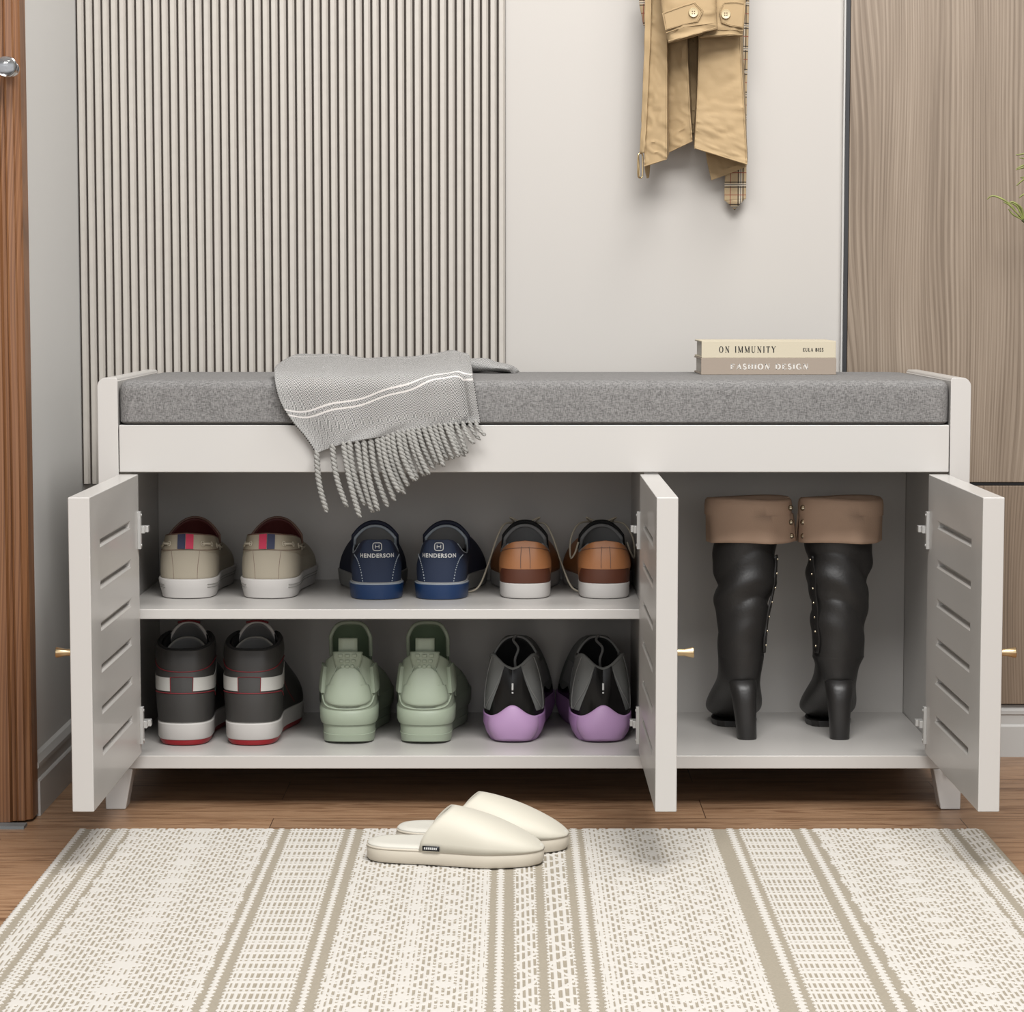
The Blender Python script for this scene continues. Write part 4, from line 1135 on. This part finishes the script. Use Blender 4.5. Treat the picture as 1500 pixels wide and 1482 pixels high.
    ctop, cbot = ((A.x+B_.x)/2-bx, (B_.x-A.x)/2, A.z-ZB+.001), ((A1.x+B1.x)/2-bx, (B1.x-A1.x)/2, A1.z-ZB)
    prof = [(-.009, -.020), (-.008, -.004), (-.006, .001), (-.002, .0026), (.000, .0), (.0008, -.006), (.001, -.02)]
    gap = PI+0 if sg > 0 else 0       # slit faces the other boot
    G = []
    nn = 64
    a0 = gap+.10; a1 = gap+2*PI-.10
    for k in range(nn+1):
        a = a0+(a1-a0)*k/nn; ca, sa = math.cos(a), math.sin(a)
        col = []
        wob = .0012*math.sin(5*a+1)+.0008*math.sin(9*a)
        H = ctop[2]-cbot[2]
        flare = .006*math.exp(-((k/nn)/.06)**2)+.006*math.exp(-((1-k/nn)/.06)**2)
        for dr, dz in prof:
            rx = ctop[1]+dr; ry = .040+dr
            col.append(Vector((ctop[0]+(rx)*ca, cy+ry*sa, ctop[2]+dz+.0015*math.sin(2*a))))
        for q in (.35, .55, .75, .92, 1.0):
            w = wob*q*1.5
            rx = ctop[1]+(cbot[1]-ctop[1])*q+w+flare*q; ry = .041+w+.002*q
            col.append(Vector((ctop[0]+(cbot[0]-ctop[0])*q+rx*ca, cy+ry*sa, ctop[2]-H*q+.0012*math.sin(3*a+1)*q)))
        G.append(col)
    b = MB(); b.grid(G)
    cuff = b.build('cuff', 'cuff', t, solid=.0025, recalc=False, ang=80)
    part_label(cuff, 'brown suede turned-down cuff')
    # dark inside disk a bit below the rim
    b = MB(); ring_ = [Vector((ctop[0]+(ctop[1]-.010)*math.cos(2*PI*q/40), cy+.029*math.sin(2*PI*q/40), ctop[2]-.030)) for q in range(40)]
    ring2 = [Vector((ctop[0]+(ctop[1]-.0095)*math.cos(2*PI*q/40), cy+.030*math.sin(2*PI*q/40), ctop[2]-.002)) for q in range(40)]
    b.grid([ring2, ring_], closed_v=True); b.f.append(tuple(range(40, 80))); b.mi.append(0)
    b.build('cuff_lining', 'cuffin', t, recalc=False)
    # rivets on the cuff beside the slit and down the shaft
    for dz in (.010, .031, .051):
        a = gap+(-.62 if sg > 0 else -.62 if False else 0)
        ang = (PI+.42) if sg > 0 else (-.42)
        H = ctop[2]-cbot[2]; q = dz/H
        rx = ctop[1]+(cbot[1]-ctop[1])*q+.003; ry = .044
        cpt = Vector((ctop[0]+(cbot[0]-ctop[0])*q+rx*math.cos(ang), cy+ry*math.sin(ang), ctop[2]-dz))
        b = MB(); b.lathe([(.0036, .0), (.0040, -.0012), (.0030, -.0024), (.0016, -.0014), (.0001, -.0014)], (cpt.x, cpt.y, cpt.z), 'y', 16); b.build('rivet', 'rivet', cuff, ang=60)
    ang0 = (PI+.55) if sg > 0 else (-.35)
    rp = []
    for i in range(13):
        z = .247-.0185*i*.62
        rp.append(z)
    stud = [.262-.021*i for i in range(7)]
    line_pts = []
    for z in np.linspace(.268, .125, 26):
        cx_, cy_, ax_, ay_ = at(z, 0), at(z, 1), at(z, 3), at(z, 4)
        line_pts.append(Vector((cx_+(ax_+.0012)*math.cos(ang0), cy_+(ay_+.0018)*math.sin(ang0), z)))
    # placket: narrow strip
    G = []
    for p_ in line_pts:
        d = Vector((math.cos(ang0), math.sin(ang0), 0)); sd = Vector((-math.sin(ang0), math.cos(ang0), 0))
        wv = .0055+.0012*math.sin(p_.z*140)
        G.append([p_-sd*wv-d*.001, p_-sd*wv*.9+d*.001, p_+d*.0016, p_+sd*wv*.9+d*.001, p_+sd*wv-d*.001])
    b = MB(); b.grid(G); b.build('placket', 'boot', t, solid=.001, recalc=False)
    for z in stud:
        cx_, cy_, ax_, ay_ = at(z, 0), at(z, 1), at(z, 3), at(z, 4)
        c = Vector((cx_+(ax_+.0035)*math.cos(ang0), cy_+(ay_+.0045)*math.sin(ang0), z))
        b = MB(); b.lathe([(.0013, .001), (.0013, -.0006), (.0001, -.0012)], (c.x, c.y, c.z), 'y', 10); b.build('stud', 'rivet', t, ang=60)
    return t
boot(1095, .137, -1, 'black heeled knee boot with brown cuff, beside the middle door', .10, 0,
     [(745, 1046, 1138, .036, .032), (790, 1045, 1138, .036, .032), (850, 1046, 1135, .036, .031), (880, 1048, 1129, .035, .030), (905, 1050, 1124, .033, .029), (940, 1051, 1120, .031, .028), (962, 1052, 1119, .030, .030)])
boot(1231, .137, 1, 'black heeled knee boot with brown cuff, beside the right door', .16, 0,
     [(745, 1180, 1278, .036, .032), (790, 1178, 1278, .036, .032), (850, 1184, 1273, .036, .031), (880, 1186, 1271, .035, .030), (905, 1188, 1268, .033, .029), (940, 1190, 1266, .031, .028), (962, 1190, 1265, .030, .030)])
# ------------------------------------------------------------------ slippers
def slipper(cx, cy, rz, label, tagged):
    t = thing('slipper', label, 'slipper', (cx, cy, .0057), rz, 'cream slippers on the rug')
    L, wb, wh = .2250, .0475, .036
    s = Shoe(L, wh, wb, .02, [(0, 0, .1, .05), (.5, 0, .1, .05)], mirror=1, waist=.98, heel_r=1.5)
    s.sole('sole', 'creamsole', t, [(-.005, 0), (-.001, .001), (.001, .004), (.0015, .015), (.0, .0175), (-.0015, .0180)])
    s.sole('insole', 'creamin', t, [(-.002, .0178), (.0, .0186), (-.0002, .0215), (-.003, .0238), (-.010, .0245), (-.02, .0240)])
    def w(y):
        best = 0
        for tt in np.linspace(0, .5, 60):
            pass
        return best
    ya = s.r[1][:, 1]; xa = s.r[1][:, 0]
    W_ = lambda y: float(np.interp(y, ya, xa))
    nu, nv = 36, 30; G = []
    for j in range(nv+1):
        q = j/nv; r = []
        for i in range(nu+1):
            a = PI*i/nu; sa = math.sin(a)
            y0 = .072+.036*sa**1.2
            yend = L+.0005
            y = y0+(yend-y0)*(1-(1-q)**1.35)
            ww = W_(min(y, L-.00001))*1.0+.0002
            # height profile from the mouth to the toe
            k = max(0, min(1, (y-.105)/(L-.105))); kk = max(0., min(1., (y-.07)/(L-.07)))
            h = .0495*(1-k**1.42)**.85
            e = .62
            r.append(Vector((-ww*math.copysign(abs(math.cos(a))**.9, math.cos(a)), y, .0185+h*sa**e)))
        G.append(r)
    b = MB(); b.grid(G)
    b.build('upper', 'cream', t, solid=.0035, recalc=False, ang=70)
    # rand seam between upper and sole
    Q = []
    for i in range(140):
        tt = -.5+i/140; o = s.O(tt); o.z = .0186; Q.append(o)
    b = MB(); b.tube(Q, .0013, 7, closed=True); b.build('rand', 'creamsole', t, ang=80)
    if tagged:
        G = []
        for z in (.0200, .0262):
            G.append([Vector((W_(y)*1.0+.0042-(z-.0205)*.05, y, z)) for y in (.077, .083, .089, .095, .099)])
        b = MB(); b.grid(G); lab = b.build('side_label', 'black', t, solid=.0008, recalc=False)
        b = MB()
        for y in (.080, .0825, .085, .0875, .090, .0925, .095): b.box(W_(y)+.0040, W_(y)+.0048, y-.0008, y+.0008, .0218, .0244)
        b.build('label_print', 'whiteink', lab, smooth=False)
    return t
slipper(-.184, -.305, -PI/2-.125, 'cream slipper in front, with the small black side label', True)
slipper(-.150, -.216, -PI/2-.17, 'cream slipper behind the labelled one, partly hidden by it', False)
# ------------------------------------------------------------------ throw blanket
def throw():
    t = thing('throw_blanket', 'grey herringbone throw blanket with twisted fringe draped over the bench cushion', 'blanket', (-.20, .1, .606))
    L = t.location
    # rows from the back of the seat to the hem; each row: left .. right
    rows = []
    def row(pts): rows.append([U(x, y, Y) for x, y, Y in pts])
    row([(462, 548, .335), (520, 548, .335), (600, 548, .335), (679, 548, .335)])
    row([(444, 528, .315), (500, 526, .315), (600, 526, .315), (684, 523, .315)])
    row([(438, 522, .27), (492, 521, .27), (560, 525, .27), (620, 523, .27), (684, 518, .27)])
    row([(420, 529, .18), (492, 526, .18), (560, 528, .18), (620, 527, .18), (688, 522, .18)])
    row([(404, 541, .07), (490, 538, .07), (560, 538, .07), (620, 536, .07), (690, 533, .07)])
    row([(402, 549, .012), (480, 548, .012), (560, 547, .012), (630, 545, .012), (692, 543, .012)])
    row([(404, 564, -.009), (480, 562, -.010), (560, 560, -.010), (630, 558, -.010), (693, 556, -.009)])
    row([(412, 590, -.012), (484, 588, -.014), (562, 585, -.013), (634, 582, -.014), (697, 580, -.012)])
    row([(428, 616, -.012), (490, 613, -.015), (564, 608, -.013), (636, 602, -.015), (700, 600, -.012)])
    row([(448, 640, -.012), (500, 634, -.015), (566, 624, -.014), (638, 613, -.015), (702, 610, -.012)])
    row([(464, 664, -.013), (490, 654, -.016), (514, 648, -.015), (567, 637, -.016), (640, 624, -.016), (703, 619, -.013)])
    nu, nv = 110, 120
    G = sheet_grid(rows, nu, nv)
    def fn(p, u, v):
        q = Vector(p)
        hang = min(1, max(0, (v-.52)/.1))
        fold = .0035*math.sin(u*9+v*3)+.0018*math.sin(u*23+2*v+1)
        if hang > 0: q.y -= hang*(fold*1.0+.003*math.exp(-((u-.86)/.03)**2)-.006*math.exp(-((u-.92)/.02)**2))
        q.z += (1-hang)*(fold*.5+.004*math.exp(-((u-.9)/.05)**2)*(1 if v > .15 else 0))
        return q
    G = [[fn(p, i/(nu-1), j/(nv-1)) for j, p in enumerate(r)] for i, r in enumerate(G)]
    b = MB(); b.grid([[p-L for p in r] for r in G])
    uvs = {}
    b.uv = []
    for i in range(nu):
        l = 0
        for j in range(nv):
            if j: l += (G[i][j]-G[i][j-1]).length
            b.uv.append((i/(nu-1)*.31, l))
    body = b.build('cloth', 'herring', t, solid=.004, recalc=False, ang=70)
    # second layer underneath: the folded-back half lying on the seat
    rows2 = [[(450, 549, .32), (560, 549, .32), (682, 549, .32)], [(432, 546, .20), (560, 544, .20), (686, 543, .20)], [(412, 552, .06), (560, 550, .06), (690, 549, .06)], [(408, 557, .020), (560, 555, .020), (692, 555, .020)]]
    sheet('under_fold', [[U(*p)+Vector((0, 0, .004)) for p in r] for r in rows2], 'herring', t, 40, 30, .008, loc=L)
    # the loose end lying to the right, a rolled corner
    G = []
    for i in range(30):
        q = i/29; px = 682+(755-682)*q
        h = hermite([0, .3, .45, .6, .8, .95, 1], [.020, .020, .019, .015, .0125, .0085, .003], q)
        yc = .27-.02*q; c = U(px, 545, yc)
        d = .035*(1-.25*q)*(1 if q < .9 else math.sqrt(max(.05, 1-((q-.9)/.105)**2)))
        r = []
        for k in range(25):
            a = 2*PI*k/24
            rad = 1+.06*math.sin(3*a+q*7)
            r.append(Vector((c.x+.006*math.cos(a)*q, yc+d*math.cos(a)*rad, .607+h*.55+h*.52*math.sin(a)*rad)))
        G.append(r)
    b = MB(); b.grid([[p-L for p in r] for r in G]); b.uv = [(i*.0027, k*.004) for i in range(30) for k in range(25)]
    o = len(b.v)-25; b.f += [tuple(range(25)), tuple(range(o, o+25))]; b.mi += [0, 0]
    b.build('loose_end', 'herring', t, ang=70, recalc=True)
    # fringe
    tas = [((464, 664), (479, 750), .0032), ((487, 654), (508, 742), .0032), ((503, 651), (527, 757), .0034), ((512, 650), (535, 740), .0034), ((523, 648), (546, 750), .0034), ((533, 646), (554, 748), .0032), ((543, 644), (568, 742), .0034), ((552, 641), (578, 733), .0032), ((560, 640), (585, 721), .0032), ((567, 637), (592, 723), .0034), ((575, 636), (598, 712), .0032), ((583, 633), (607, 704), .0032), ((590, 632), (612, 702), .003), ((597, 631), (621, 697), .003), ((604, 630), (628, 695), .003), ((612, 629), (636, 687), .003), ((620, 627), (642, 680), .003), ((628, 626), (650, 683), .0028), ((636, 625), (656, 674), .0028), ((644, 624), (664, 672), .0028), ((652, 624), (672, 669), .0028), ((660, 623), (680, 668), .0028), ((668, 622), (684, 664), .0026), ((678, 621), (694, 650), .0024), ((688, 620), (703, 644), .0022), ((697, 619), (711, 638), .0022)]
    for k, ((x0, y0), (x1, y1), w) in enumerate(tas):
        a = U(x0, y0-3, -.016); c = U(x1, y1, -.024-.007*(k % 3))
        w *= 1.3; n = 46; b = MB(); ln = (c-a).length; tw = ln/.0125
        sw = Vector((random.uniform(-.002, .002), 0, 0))
        for ph in (0, PI):
            Q = []
            for i in range(n):
                q = i/(n-1); m = a.lerp(c, q)+sw*math.sin(PI*q)+Vector((-.003*math.sin(PI*q)*(1 if k < 14 else .5), -.003*math.sin(PI*q), 0))
                rr = w*.52*(1 if q > .05 else .6)*(1-.15*q)
                an = ph+q*tw*2*PI
                Q.append(m+Vector((rr*math.cos(an), rr*math.sin(an), 0))-L)
            b.tube(Q, lambda q, w=w: w*.62*(1.0 if q < .93 else 1-.5*(q-.93)/.07), 7)
        b.build('tassel', 'yarn', t, ang=80)
    # thickened hem
    b = MB(); b.tube([G_[-1]-L for G_ in [r for r in [[p for p in g] for g in Gs]]] if False else [], .001) if False else None
throw()
# ------------------------------------------------------------------ trench coat
def coat():
    zt = 1.50
    t = thing('trench_coat', 'khaki trench coat with plaid-lined belt hanging on the back wall above the books', 'coat', (.27, .40, 1.5))
    L = t.location
    Z = lambda zx, zy, Y: U(850+zx/3.705, zy/3.705, Y)
    from mathutils import noise as mn
    def crease(p, u, v):
        q = Vector((p.x*22, 3, p.z*26)); a = mn.noise(q); c = mn.noise(q*2.3+Vector((5, 1, 2)))
        return p+Vector((0, .0040*(1-min(1, abs(a)*2.5))*.6-.0030*(1-min(1, abs(c)*4))**2*.8, 0))
    up = lambda x, z, Y: Vector((x, Y, z))
    # front left panel, pleated body, right panel : one wavy cloth
    def rowpts(spec): return [Z(*s) for s in spec]
    xs_top = [.190+.005, .225, .226, .255, .258, .272, .276, .33, .345]
    body_rows = [
        [up(.225, 1.46, .385), up(.24, 1.47, .365), up(.25, 1.47, .372), up(.265, 1.475, .372), up(.27, 1.475, .385), up(.275, 1.475, .385), up(.285, 1.47, .372), up(.30, 1.465, .365), up(.315, 1.46, .39)],
        [up(.200, 1.36, .385), up(.235, 1.36, .345), up(.24, 1.36, .37), up(.265, 1.36, .36), up(.27, 1.36, .388), up(.275, 1.36, .388), up(.28, 1.36, .355), up(.325, 1.36, .35), up(.34, 1.36, .39)],
        rowpts([(385, 0, .355), (467, 0, .345), (474, 0, .378), (577, 0, .365), (584, 0, .395), (638, 0, .395), (644, 0, .365), (868, 0, .35), (890, 0, .39)]),
        rowpts([(378, 250, .352), (468, 250, .342), (476, 250, .378), (578, 250, .362), (586, 250, .396), (640, 250, .396), (645, 250, .358), (868, 250, .345), (884, 250, .388)]),
        rowpts([(366, 550, .350), (468, 550, .338), (478, 550, .378), (590, 550, .360), (600, 550, .398), (630, 550, .398), (636, 550, .352), (885, 550, .340), (894, 550, .386)]),
        rowpts([(353, 780, .350), (467, 775, .335), (479, 760, .378), (600, 690, .358), (606, 690, .398), (620, 690, .398), (628, 700, .348), (898, 790, .338), (902, 790, .386)]),
        rowpts([(349, 905, .350), (466, 866, .333), (480, 828, .378), (606, 768, .356), (608, 730, .398), (618, 730, .398), (622, 806, .346), (903, 893, .336), (905, 860, .386)]),
    ]
    # sharp folds: linear across, smooth down
    def lin_cols(r, per=12):
        out = []
        for a, c in zip(r, r[1:]):
            for k in range(per): out.append(a.lerp(c, k/per))
        out.append(r[-1]); return out
    R = [lin_cols(r) for r in body_rows]; nu = len(R[0]); nv = 110
    G = [[crease(p, 0, 0) for p in spline([r[i] for r in R], nv)] for i in range(nu)]
    b = MB(); b.grid([[p-L for p in g] for g in G])
    b.build('coat_body', 'khaki', t, solid=.0022, recalc=False, ang=50)
    # hem stitching rope on the bottom edge
    b = MB()
    segs = [(0, 12), (24, 36), (72, 84)]
    for a, c in segs: b.tube([G[i][-2]+Vector((0, -.0016, .0)) -L for i in range(a, c+1)], .0009, 6)
    for i in (0, 12, 36, 72, 84): b.tube([G[i][j]+Vector((0, -.0014, 0))-L for j in range(33, nv)], .0010, 6)
    b.build('edge_stitching', 'khaki', t, ang=80)
    # dark vent lining between the pleats
    sheet('vent_lining', [[Z(560, -40, .4), Z(660, -40, .4)], [Z(575, 400, .401), Z(650, 400, .401)], [Z(596, 715, .402), Z(632, 715, .402)]], 'khakidark', t, 6, 12, .001, loc=L)
    # turned hems below
    sheet('hem_fold', [[Z(349, 880, .372), Z(380, 870, .376)], [Z(350, 915, .37), Z(378, 905, .376)], [Z(362, 968, .372), Z(372, 965, .374)]], 'khaki', t, 6, 10, .0015, loc=L)
    sheet('back_hem', [[Z(660, 700, .392), Z(760, 700, .394), Z(900, 700, .39)], [Z(684, 850, .39), Z(790, 860, .392), Z(901, 870, .388)], [Z(700, 925, .388), Z(800, 905, .392), Z(901, 895, .386)], [Z(712, 978, .388), Z(810, 942, .392), Z(901, 903, .386)]], 'khaki', t, 20, 20, .002, crease, loc=L)
    # belt: strap with buckle at left, plaid tail at right
    st = sheet('belt_strap', [[Z(350, -60, .345), Z(388, -60, .342)], [Z(350, 200, .345), Z(381, 200, .341)], [Z(336, 600, .345), Z(363, 600, .341)], [Z(325, 830, .345), Z(348, 830, .342)]], 'khaki', t, 8, 40, .003, crease, loc=L)
    bk = MB(); c = Z(326, 898, .345)-L; w, h = .0038, .0185
    Q = []
    for i in range(40):
        a = 2*PI*i/40; ca, sa = math.cos(a), math.sin(a); k = (abs(ca)**4+abs(sa)**4)**-.25
        Q.append(c+Vector((w*k*ca, .002*ca, h*k*sa)))
    bk.tube(Q, .0012, 8, closed=True); bk.tube([c+Vector((-.003, 0, .016)), c+Vector((-.0015, -.002, -.016))], .0011, 8)
    bk.build('buckle', 'gold', st, ang=80)
    pl = sheet('belt_tail', [[Z(884, -60, .375), Z(917, -60, .38)], [Z(880, 200, .375), Z(911, 200, .38)], [Z(872, 450, .39), Z(905, 450, .39)], [Z(850, 700, .398), Z(902, 700, .396)], [Z(790, 930, .400), Z(902, 930, .398)], [Z(782, 1090, .401), Z(899, 1080, .399)]], 'plaid', t, 12, 60, .0018, loc=L)
    part_label(pl, 'tan, black and red plaid belt tail')
    a, c, d = Z(782, 1084, .401)-L, Z(899, 1074, .399)-L, Z(838, 1140, .400)-L
    b = MB(); m1 = a.lerp(d, .5); m2 = c.lerp(d, .5); b.add([a, m1, d, m2, c], [(0, 1, 2, 3, 4)]); b.uv = [((p+L).x, (p+L).z) for p in (a, m1, d, m2, c)]
    b.build('belt_point', 'plaid', pl, solid=.0018, recalc=False)
    part = sheet('plaid_facing', [[Z(316, -60, .372), Z(352, -60, .37)], [Z(322, 30, .372), Z(352, 30, .37)], [Z(336, 90, .374), Z(352, 110, .37)], [Z(344, 140, .374), Z(354, 150, .372)]], 'plaid', t, 6, 16, .0015, loc=L)
    # sleeves: flattened tubes ending in cuffs
    def sleeve(rows, name='sleeve'):
        G = []
        pr = []
        for (l, r, yl, yr, Y, dep) in rows:
            A = Z(l, yl, Y); B = Z(r, yr, Y); pr.append((A, B, dep))
        for (A, B, dep) in pr:
            ring = []
            for k in range(32):
                a = 2*PI*k/32; ca, sa = math.cos(a), math.sin(a)
                p = A.lerp(B, .5+.5*math.copysign(abs(ca)**.75, ca)); p = Vector(p); p.y += dep*sa
                ring.append(p)
            G.append(ring)
        # smooth between rows
        H = [spline([g[k] for g in G], 40) for k in range(32)]
        b = MB(); b.grid([[crease(p, 0, 0)-L for p in h] for h in H], closed_u=True)
        return b.build(name, 'khaki', t, solid=.0022, recalc=False, ang=60)
    s1 = sleeve([(380, 640, -900, -960, .345, .022), (395, 690, -560, -600, .330, .018), (425, 722, -200, -215, .318, .016), (445, 733, 60, 10, .312, .015), (465, 738, 160, 92, .310, .014), (481, 741, 233, 160, .309, .013)])
    s2 = sleeve([(690, 880, -960, -960, .350, .020), (715, 896, -560, -560, .338, .016), (728, 897, -200, -200, .330, .014), (722, 894, 40, 30, .327, .013), (690, 886, 140, 140, .326, .012), (650, 878, 205, 196, .326, .011)])
    # cuff straps with pointed end and button
    def strap(par, pts, bc, Y):
        b = MB(); P = [Z(x, y, Y)-L for x, y in pts]; n = len(P)
        b.add([p for p in P]+[p+Vector((0, .003, 0)) for p in P], [tuple(range(n)), tuple(range(2*n-1, n-1, -1))]+[(i, (i+1) % n, (i+1) % n+n, i+n) for i in range(n)])
        o = b.build('cuff_strap', 'khaki', par, bevel=.0006)
        b = MB(); b.tube([p+(sum(P, Vector())/n-p)*.07+Vector((0, -.0006, 0)) for p in P], .0006, 5, closed=True); b.tube([p+Vector((0, -.0002, 0)) for p in P], .0009, 5, closed=True); b.build('strap_stitching', 'khaki', o, ang=80)
        c = Z(bc[0], bc[1], Y-.0015)-L
        b = MB(); b.lathe([(.0070, .001), (.0072, -.0005), (.0066, -.0016), (.0058, -.0012), (.0001, -.0010)], c, 'y', 26); bt = b.build('button', 'button', o, ang=50)
        b = MB()
        for dx in (-.0016, .0016):
            for dz in (-.0016, .0016): b.lathe([(.0009, -.0008), (.0009, -.0014), (.0001, -.0015)], (c.x+dx, c.y, c.z+dz), 'y', 8)
        b.build('thread', 'thread', bt)
    strap(s1, [(447, 72), (505, 50), (560, 30), (622, 12), (667, 58), (638, 115), (560, 132), (462, 163)], (614, 68), .2945)
    strap(s2, [(757, 60), (778, 14), (840, 10), (893, 18), (888, 90), (884, 150), (815, 140), (768, 122)], (790, 77), .3120)
    for s_, pts, Y in ((s1, [(466, 178), (560, 148), (650, 134), (738, 122)], .2955), (s1, [(479, 222), (560, 200), (650, 176), (740, 148)], .2955), (s2, [(700, 158), (760, 160), (830, 162), (883, 166)], .314), (s2, [(668, 192), (750, 188), (820, 186), (880, 188)], .314)):
        b = MB(); b.tube([p-L for p in spline([Z(x, y, Y) for x, y in pts], 20)], .0007, 5); b.build('cuff_seam', 'khaki', s_, ang=80)
    # collar loop and hook out of frame
    b = MB(); b.tube([Vector((-.02, -.015, -.035)), Vector((-.01, -.02, .0)), Vector((0, -.02, .012)), Vector((.01, -.02, .0)), Vector((.02, -.015, -.035))], .004, 8); b.build('hanging_loop', 'khaki', t)
    h = thing('wall_hook', 'dark metal wall hook carrying the trench coat', 'hook', (.27, .42, 1.505))
    b = MB(); b.lathe([(.018, -.0005), (.018, -.006), (.006, -.008), (.005, -.045), (.009, -.05), (.0001, -.052)], (0, 0, 0), 'y', 24); b.build('hook_peg', 'darkmetal', h)
coat()
# ------------------------------------------------------------------ plant at the right edge
def plant():
    Yp = .30
    base = U(1740, 700, Yp)
    t = thing('potted_plant', 'tall potted plant whose thin arching leaves reach in at the right edge', 'plant', (base.x, Yp, 0))
    L = t.location
    MB().lathe([(.07, 0), (.085, .01), (.105, .20), (.11, .25), (.10, .252), (.098, .235), (.001, .235)], (0, 0, 0), 'z', 36).build('pot', 'pot', t)
    MB().lathe([(.097, .236), (.05, .242), (.001, .243)], (0, 0, 0), 'z', 24).build('soil', 'soil', t)
    for k, (px, py) in enumerate(((1497, 322), (1530, 262), (1548, 190))):
        tip = U(px, py, Yp-.02*k)-L
        b = MB(); b.tube(spline([Vector((.01*k-.01, 0, .235)), Vector((.012*k, 0, .5)), Vector((tip.x*.4+.01, tip.y*.5, tip.z-.12)), tip], 30), .0022, 7)
        b.build('stem', 'leafdark', t)
        b = MB(); rnd = random.Random(5+k)
        lv = [((-46, 2), (-30, -30), (-44, -2))] if k == 0 else []
        specs = []
        if k == 0: specs = [[(1497, 322), (1480, 300), (1465, 290), (1453, 287), (1446, 292)], [(1498, 322), (1484, 314), (1477, 306)], [(1499, 321), (1490, 303), (1480, 297)], [(1500, 322), (1494, 304), (1484, 296), (1476, 298)], [(1500, 321), (1497, 306), (1490, 299)], [(1501, 320), (1505, 300), (1515, 292), (1526, 296)], [(1501, 321), (1510, 308), (1524, 306)], [(1499, 322), (1487, 309), (1478, 300), (1470, 296)]]
        elif k == 1: specs = [[(1530, 262), (1510, 258), (1498, 264), (1489, 272)], [(1530, 258), (1508, 245), (1497, 246), (1488, 249)], [(1530, 262), (1512, 243), (1500, 242), (1489, 247)], [(1530, 268), (1508, 284), (1499, 285), (1493, 290)], [(1530, 262), (1545, 245), (1558, 250)], [(1530, 262), (1512, 258), (1500, 260), (1494, 260)], [(1532, 262), (1550, 262), (1566, 275)]]
        else: specs = [[(1548, 190), (1520, 215), (1500, 225), (1488, 227)], [(1548, 200), (1520, 226), (1504, 232), (1493, 231)], [(1548, 190), (1530, 180), (1515, 190)], [(1548, 190), (1565, 180), (1580, 195)], [(1548, 190), (1540, 170), (1528, 165)]]
        for q, sp in enumerate(specs):
            C_ = spline([U(x, y, Yp-.02*k-.006*((q*7) % 5-2)*(i/len(sp)))-L for i, (x, y) in enumerate(sp)], 16)
            G = []
            for i, c in enumerate(C_):
                w = .0011*math.sin(PI*min(.97, .12+.85*i/15))**.8+.0002
                d = (C_[min(i+1, 15)]-C_[max(i-1, 0)]).normalized(); n = d.cross(Vector((0, 1, 0))).normalized()
                G.append([c-n*w, c+Vector((0, -.0006, 0)), c+n*w])
            b.grid(G)
        b.build('leaf_tuft', 'leaf', t, solid=.0004, recalc=False)
plant()
# ------------------------------------------------------------------ light
def area(name, loc, target, sx, sy, power, col=(1, 1, 1)):
    l = bpy.data.lights.new(name, 'AREA'); l.shape = 'RECTANGLE'; l.size = sx; l.size_y = sy; l.energy = power; l.color = col
    o = bpy.data.objects.new(name, l); C.objects.link(o); o.location = loc
    o.rotation_euler = (Vector(target)-Vector(loc)).to_track_quat('-Z', 'Y').to_euler(); return o
area('fill_light', (-.2, -4.4, 1.5), (0, 0, .45), 6.5, 2.0, 60, (.985, .99, 1))  # added fill from the camera side, no window there; brightens cuffs and tongues
area('front_light', (.25, -2.45, 2.95), (.05, -.1, .3), 2.3, 1.1, 132, (1, .99, .975))
area('ceiling_light', (.45, -.5, 2.5), (-.1, -.05, .6), .9, .5, 22, (1, .985, .96))
w = bpy.data.worlds.new('world'); bpy.context.scene.world = w; w.use_nodes = True
bg = w.node_tree.nodes['Background']; bg.inputs[0].default_value = (1, .985, .965, 1); bg.inputs[1].default_value = .135
# ------------------------------------------------------------------ camera
cam = bpy.data.cameras.new('camera'); co = bpy.data.objects.new('camera', cam); C.objects.link(co)
cam.sensor_fit = 'HORIZONTAL'; cam.sensor_width = 36; cam.lens = 36*F_PX/1500
co.location = (0, -CD, CH); co.rotation_euler = (PI/2-PITCH, 0, 0); cam.clip_start = .05
bpy.context.scene.camera = co
vs = bpy.context.scene.view_settings
vs.view_transform = 'Standard'; vs.look = 'None'; vs.gamma = 1; vs.exposure = .30; vs.use_curve_mapping = False
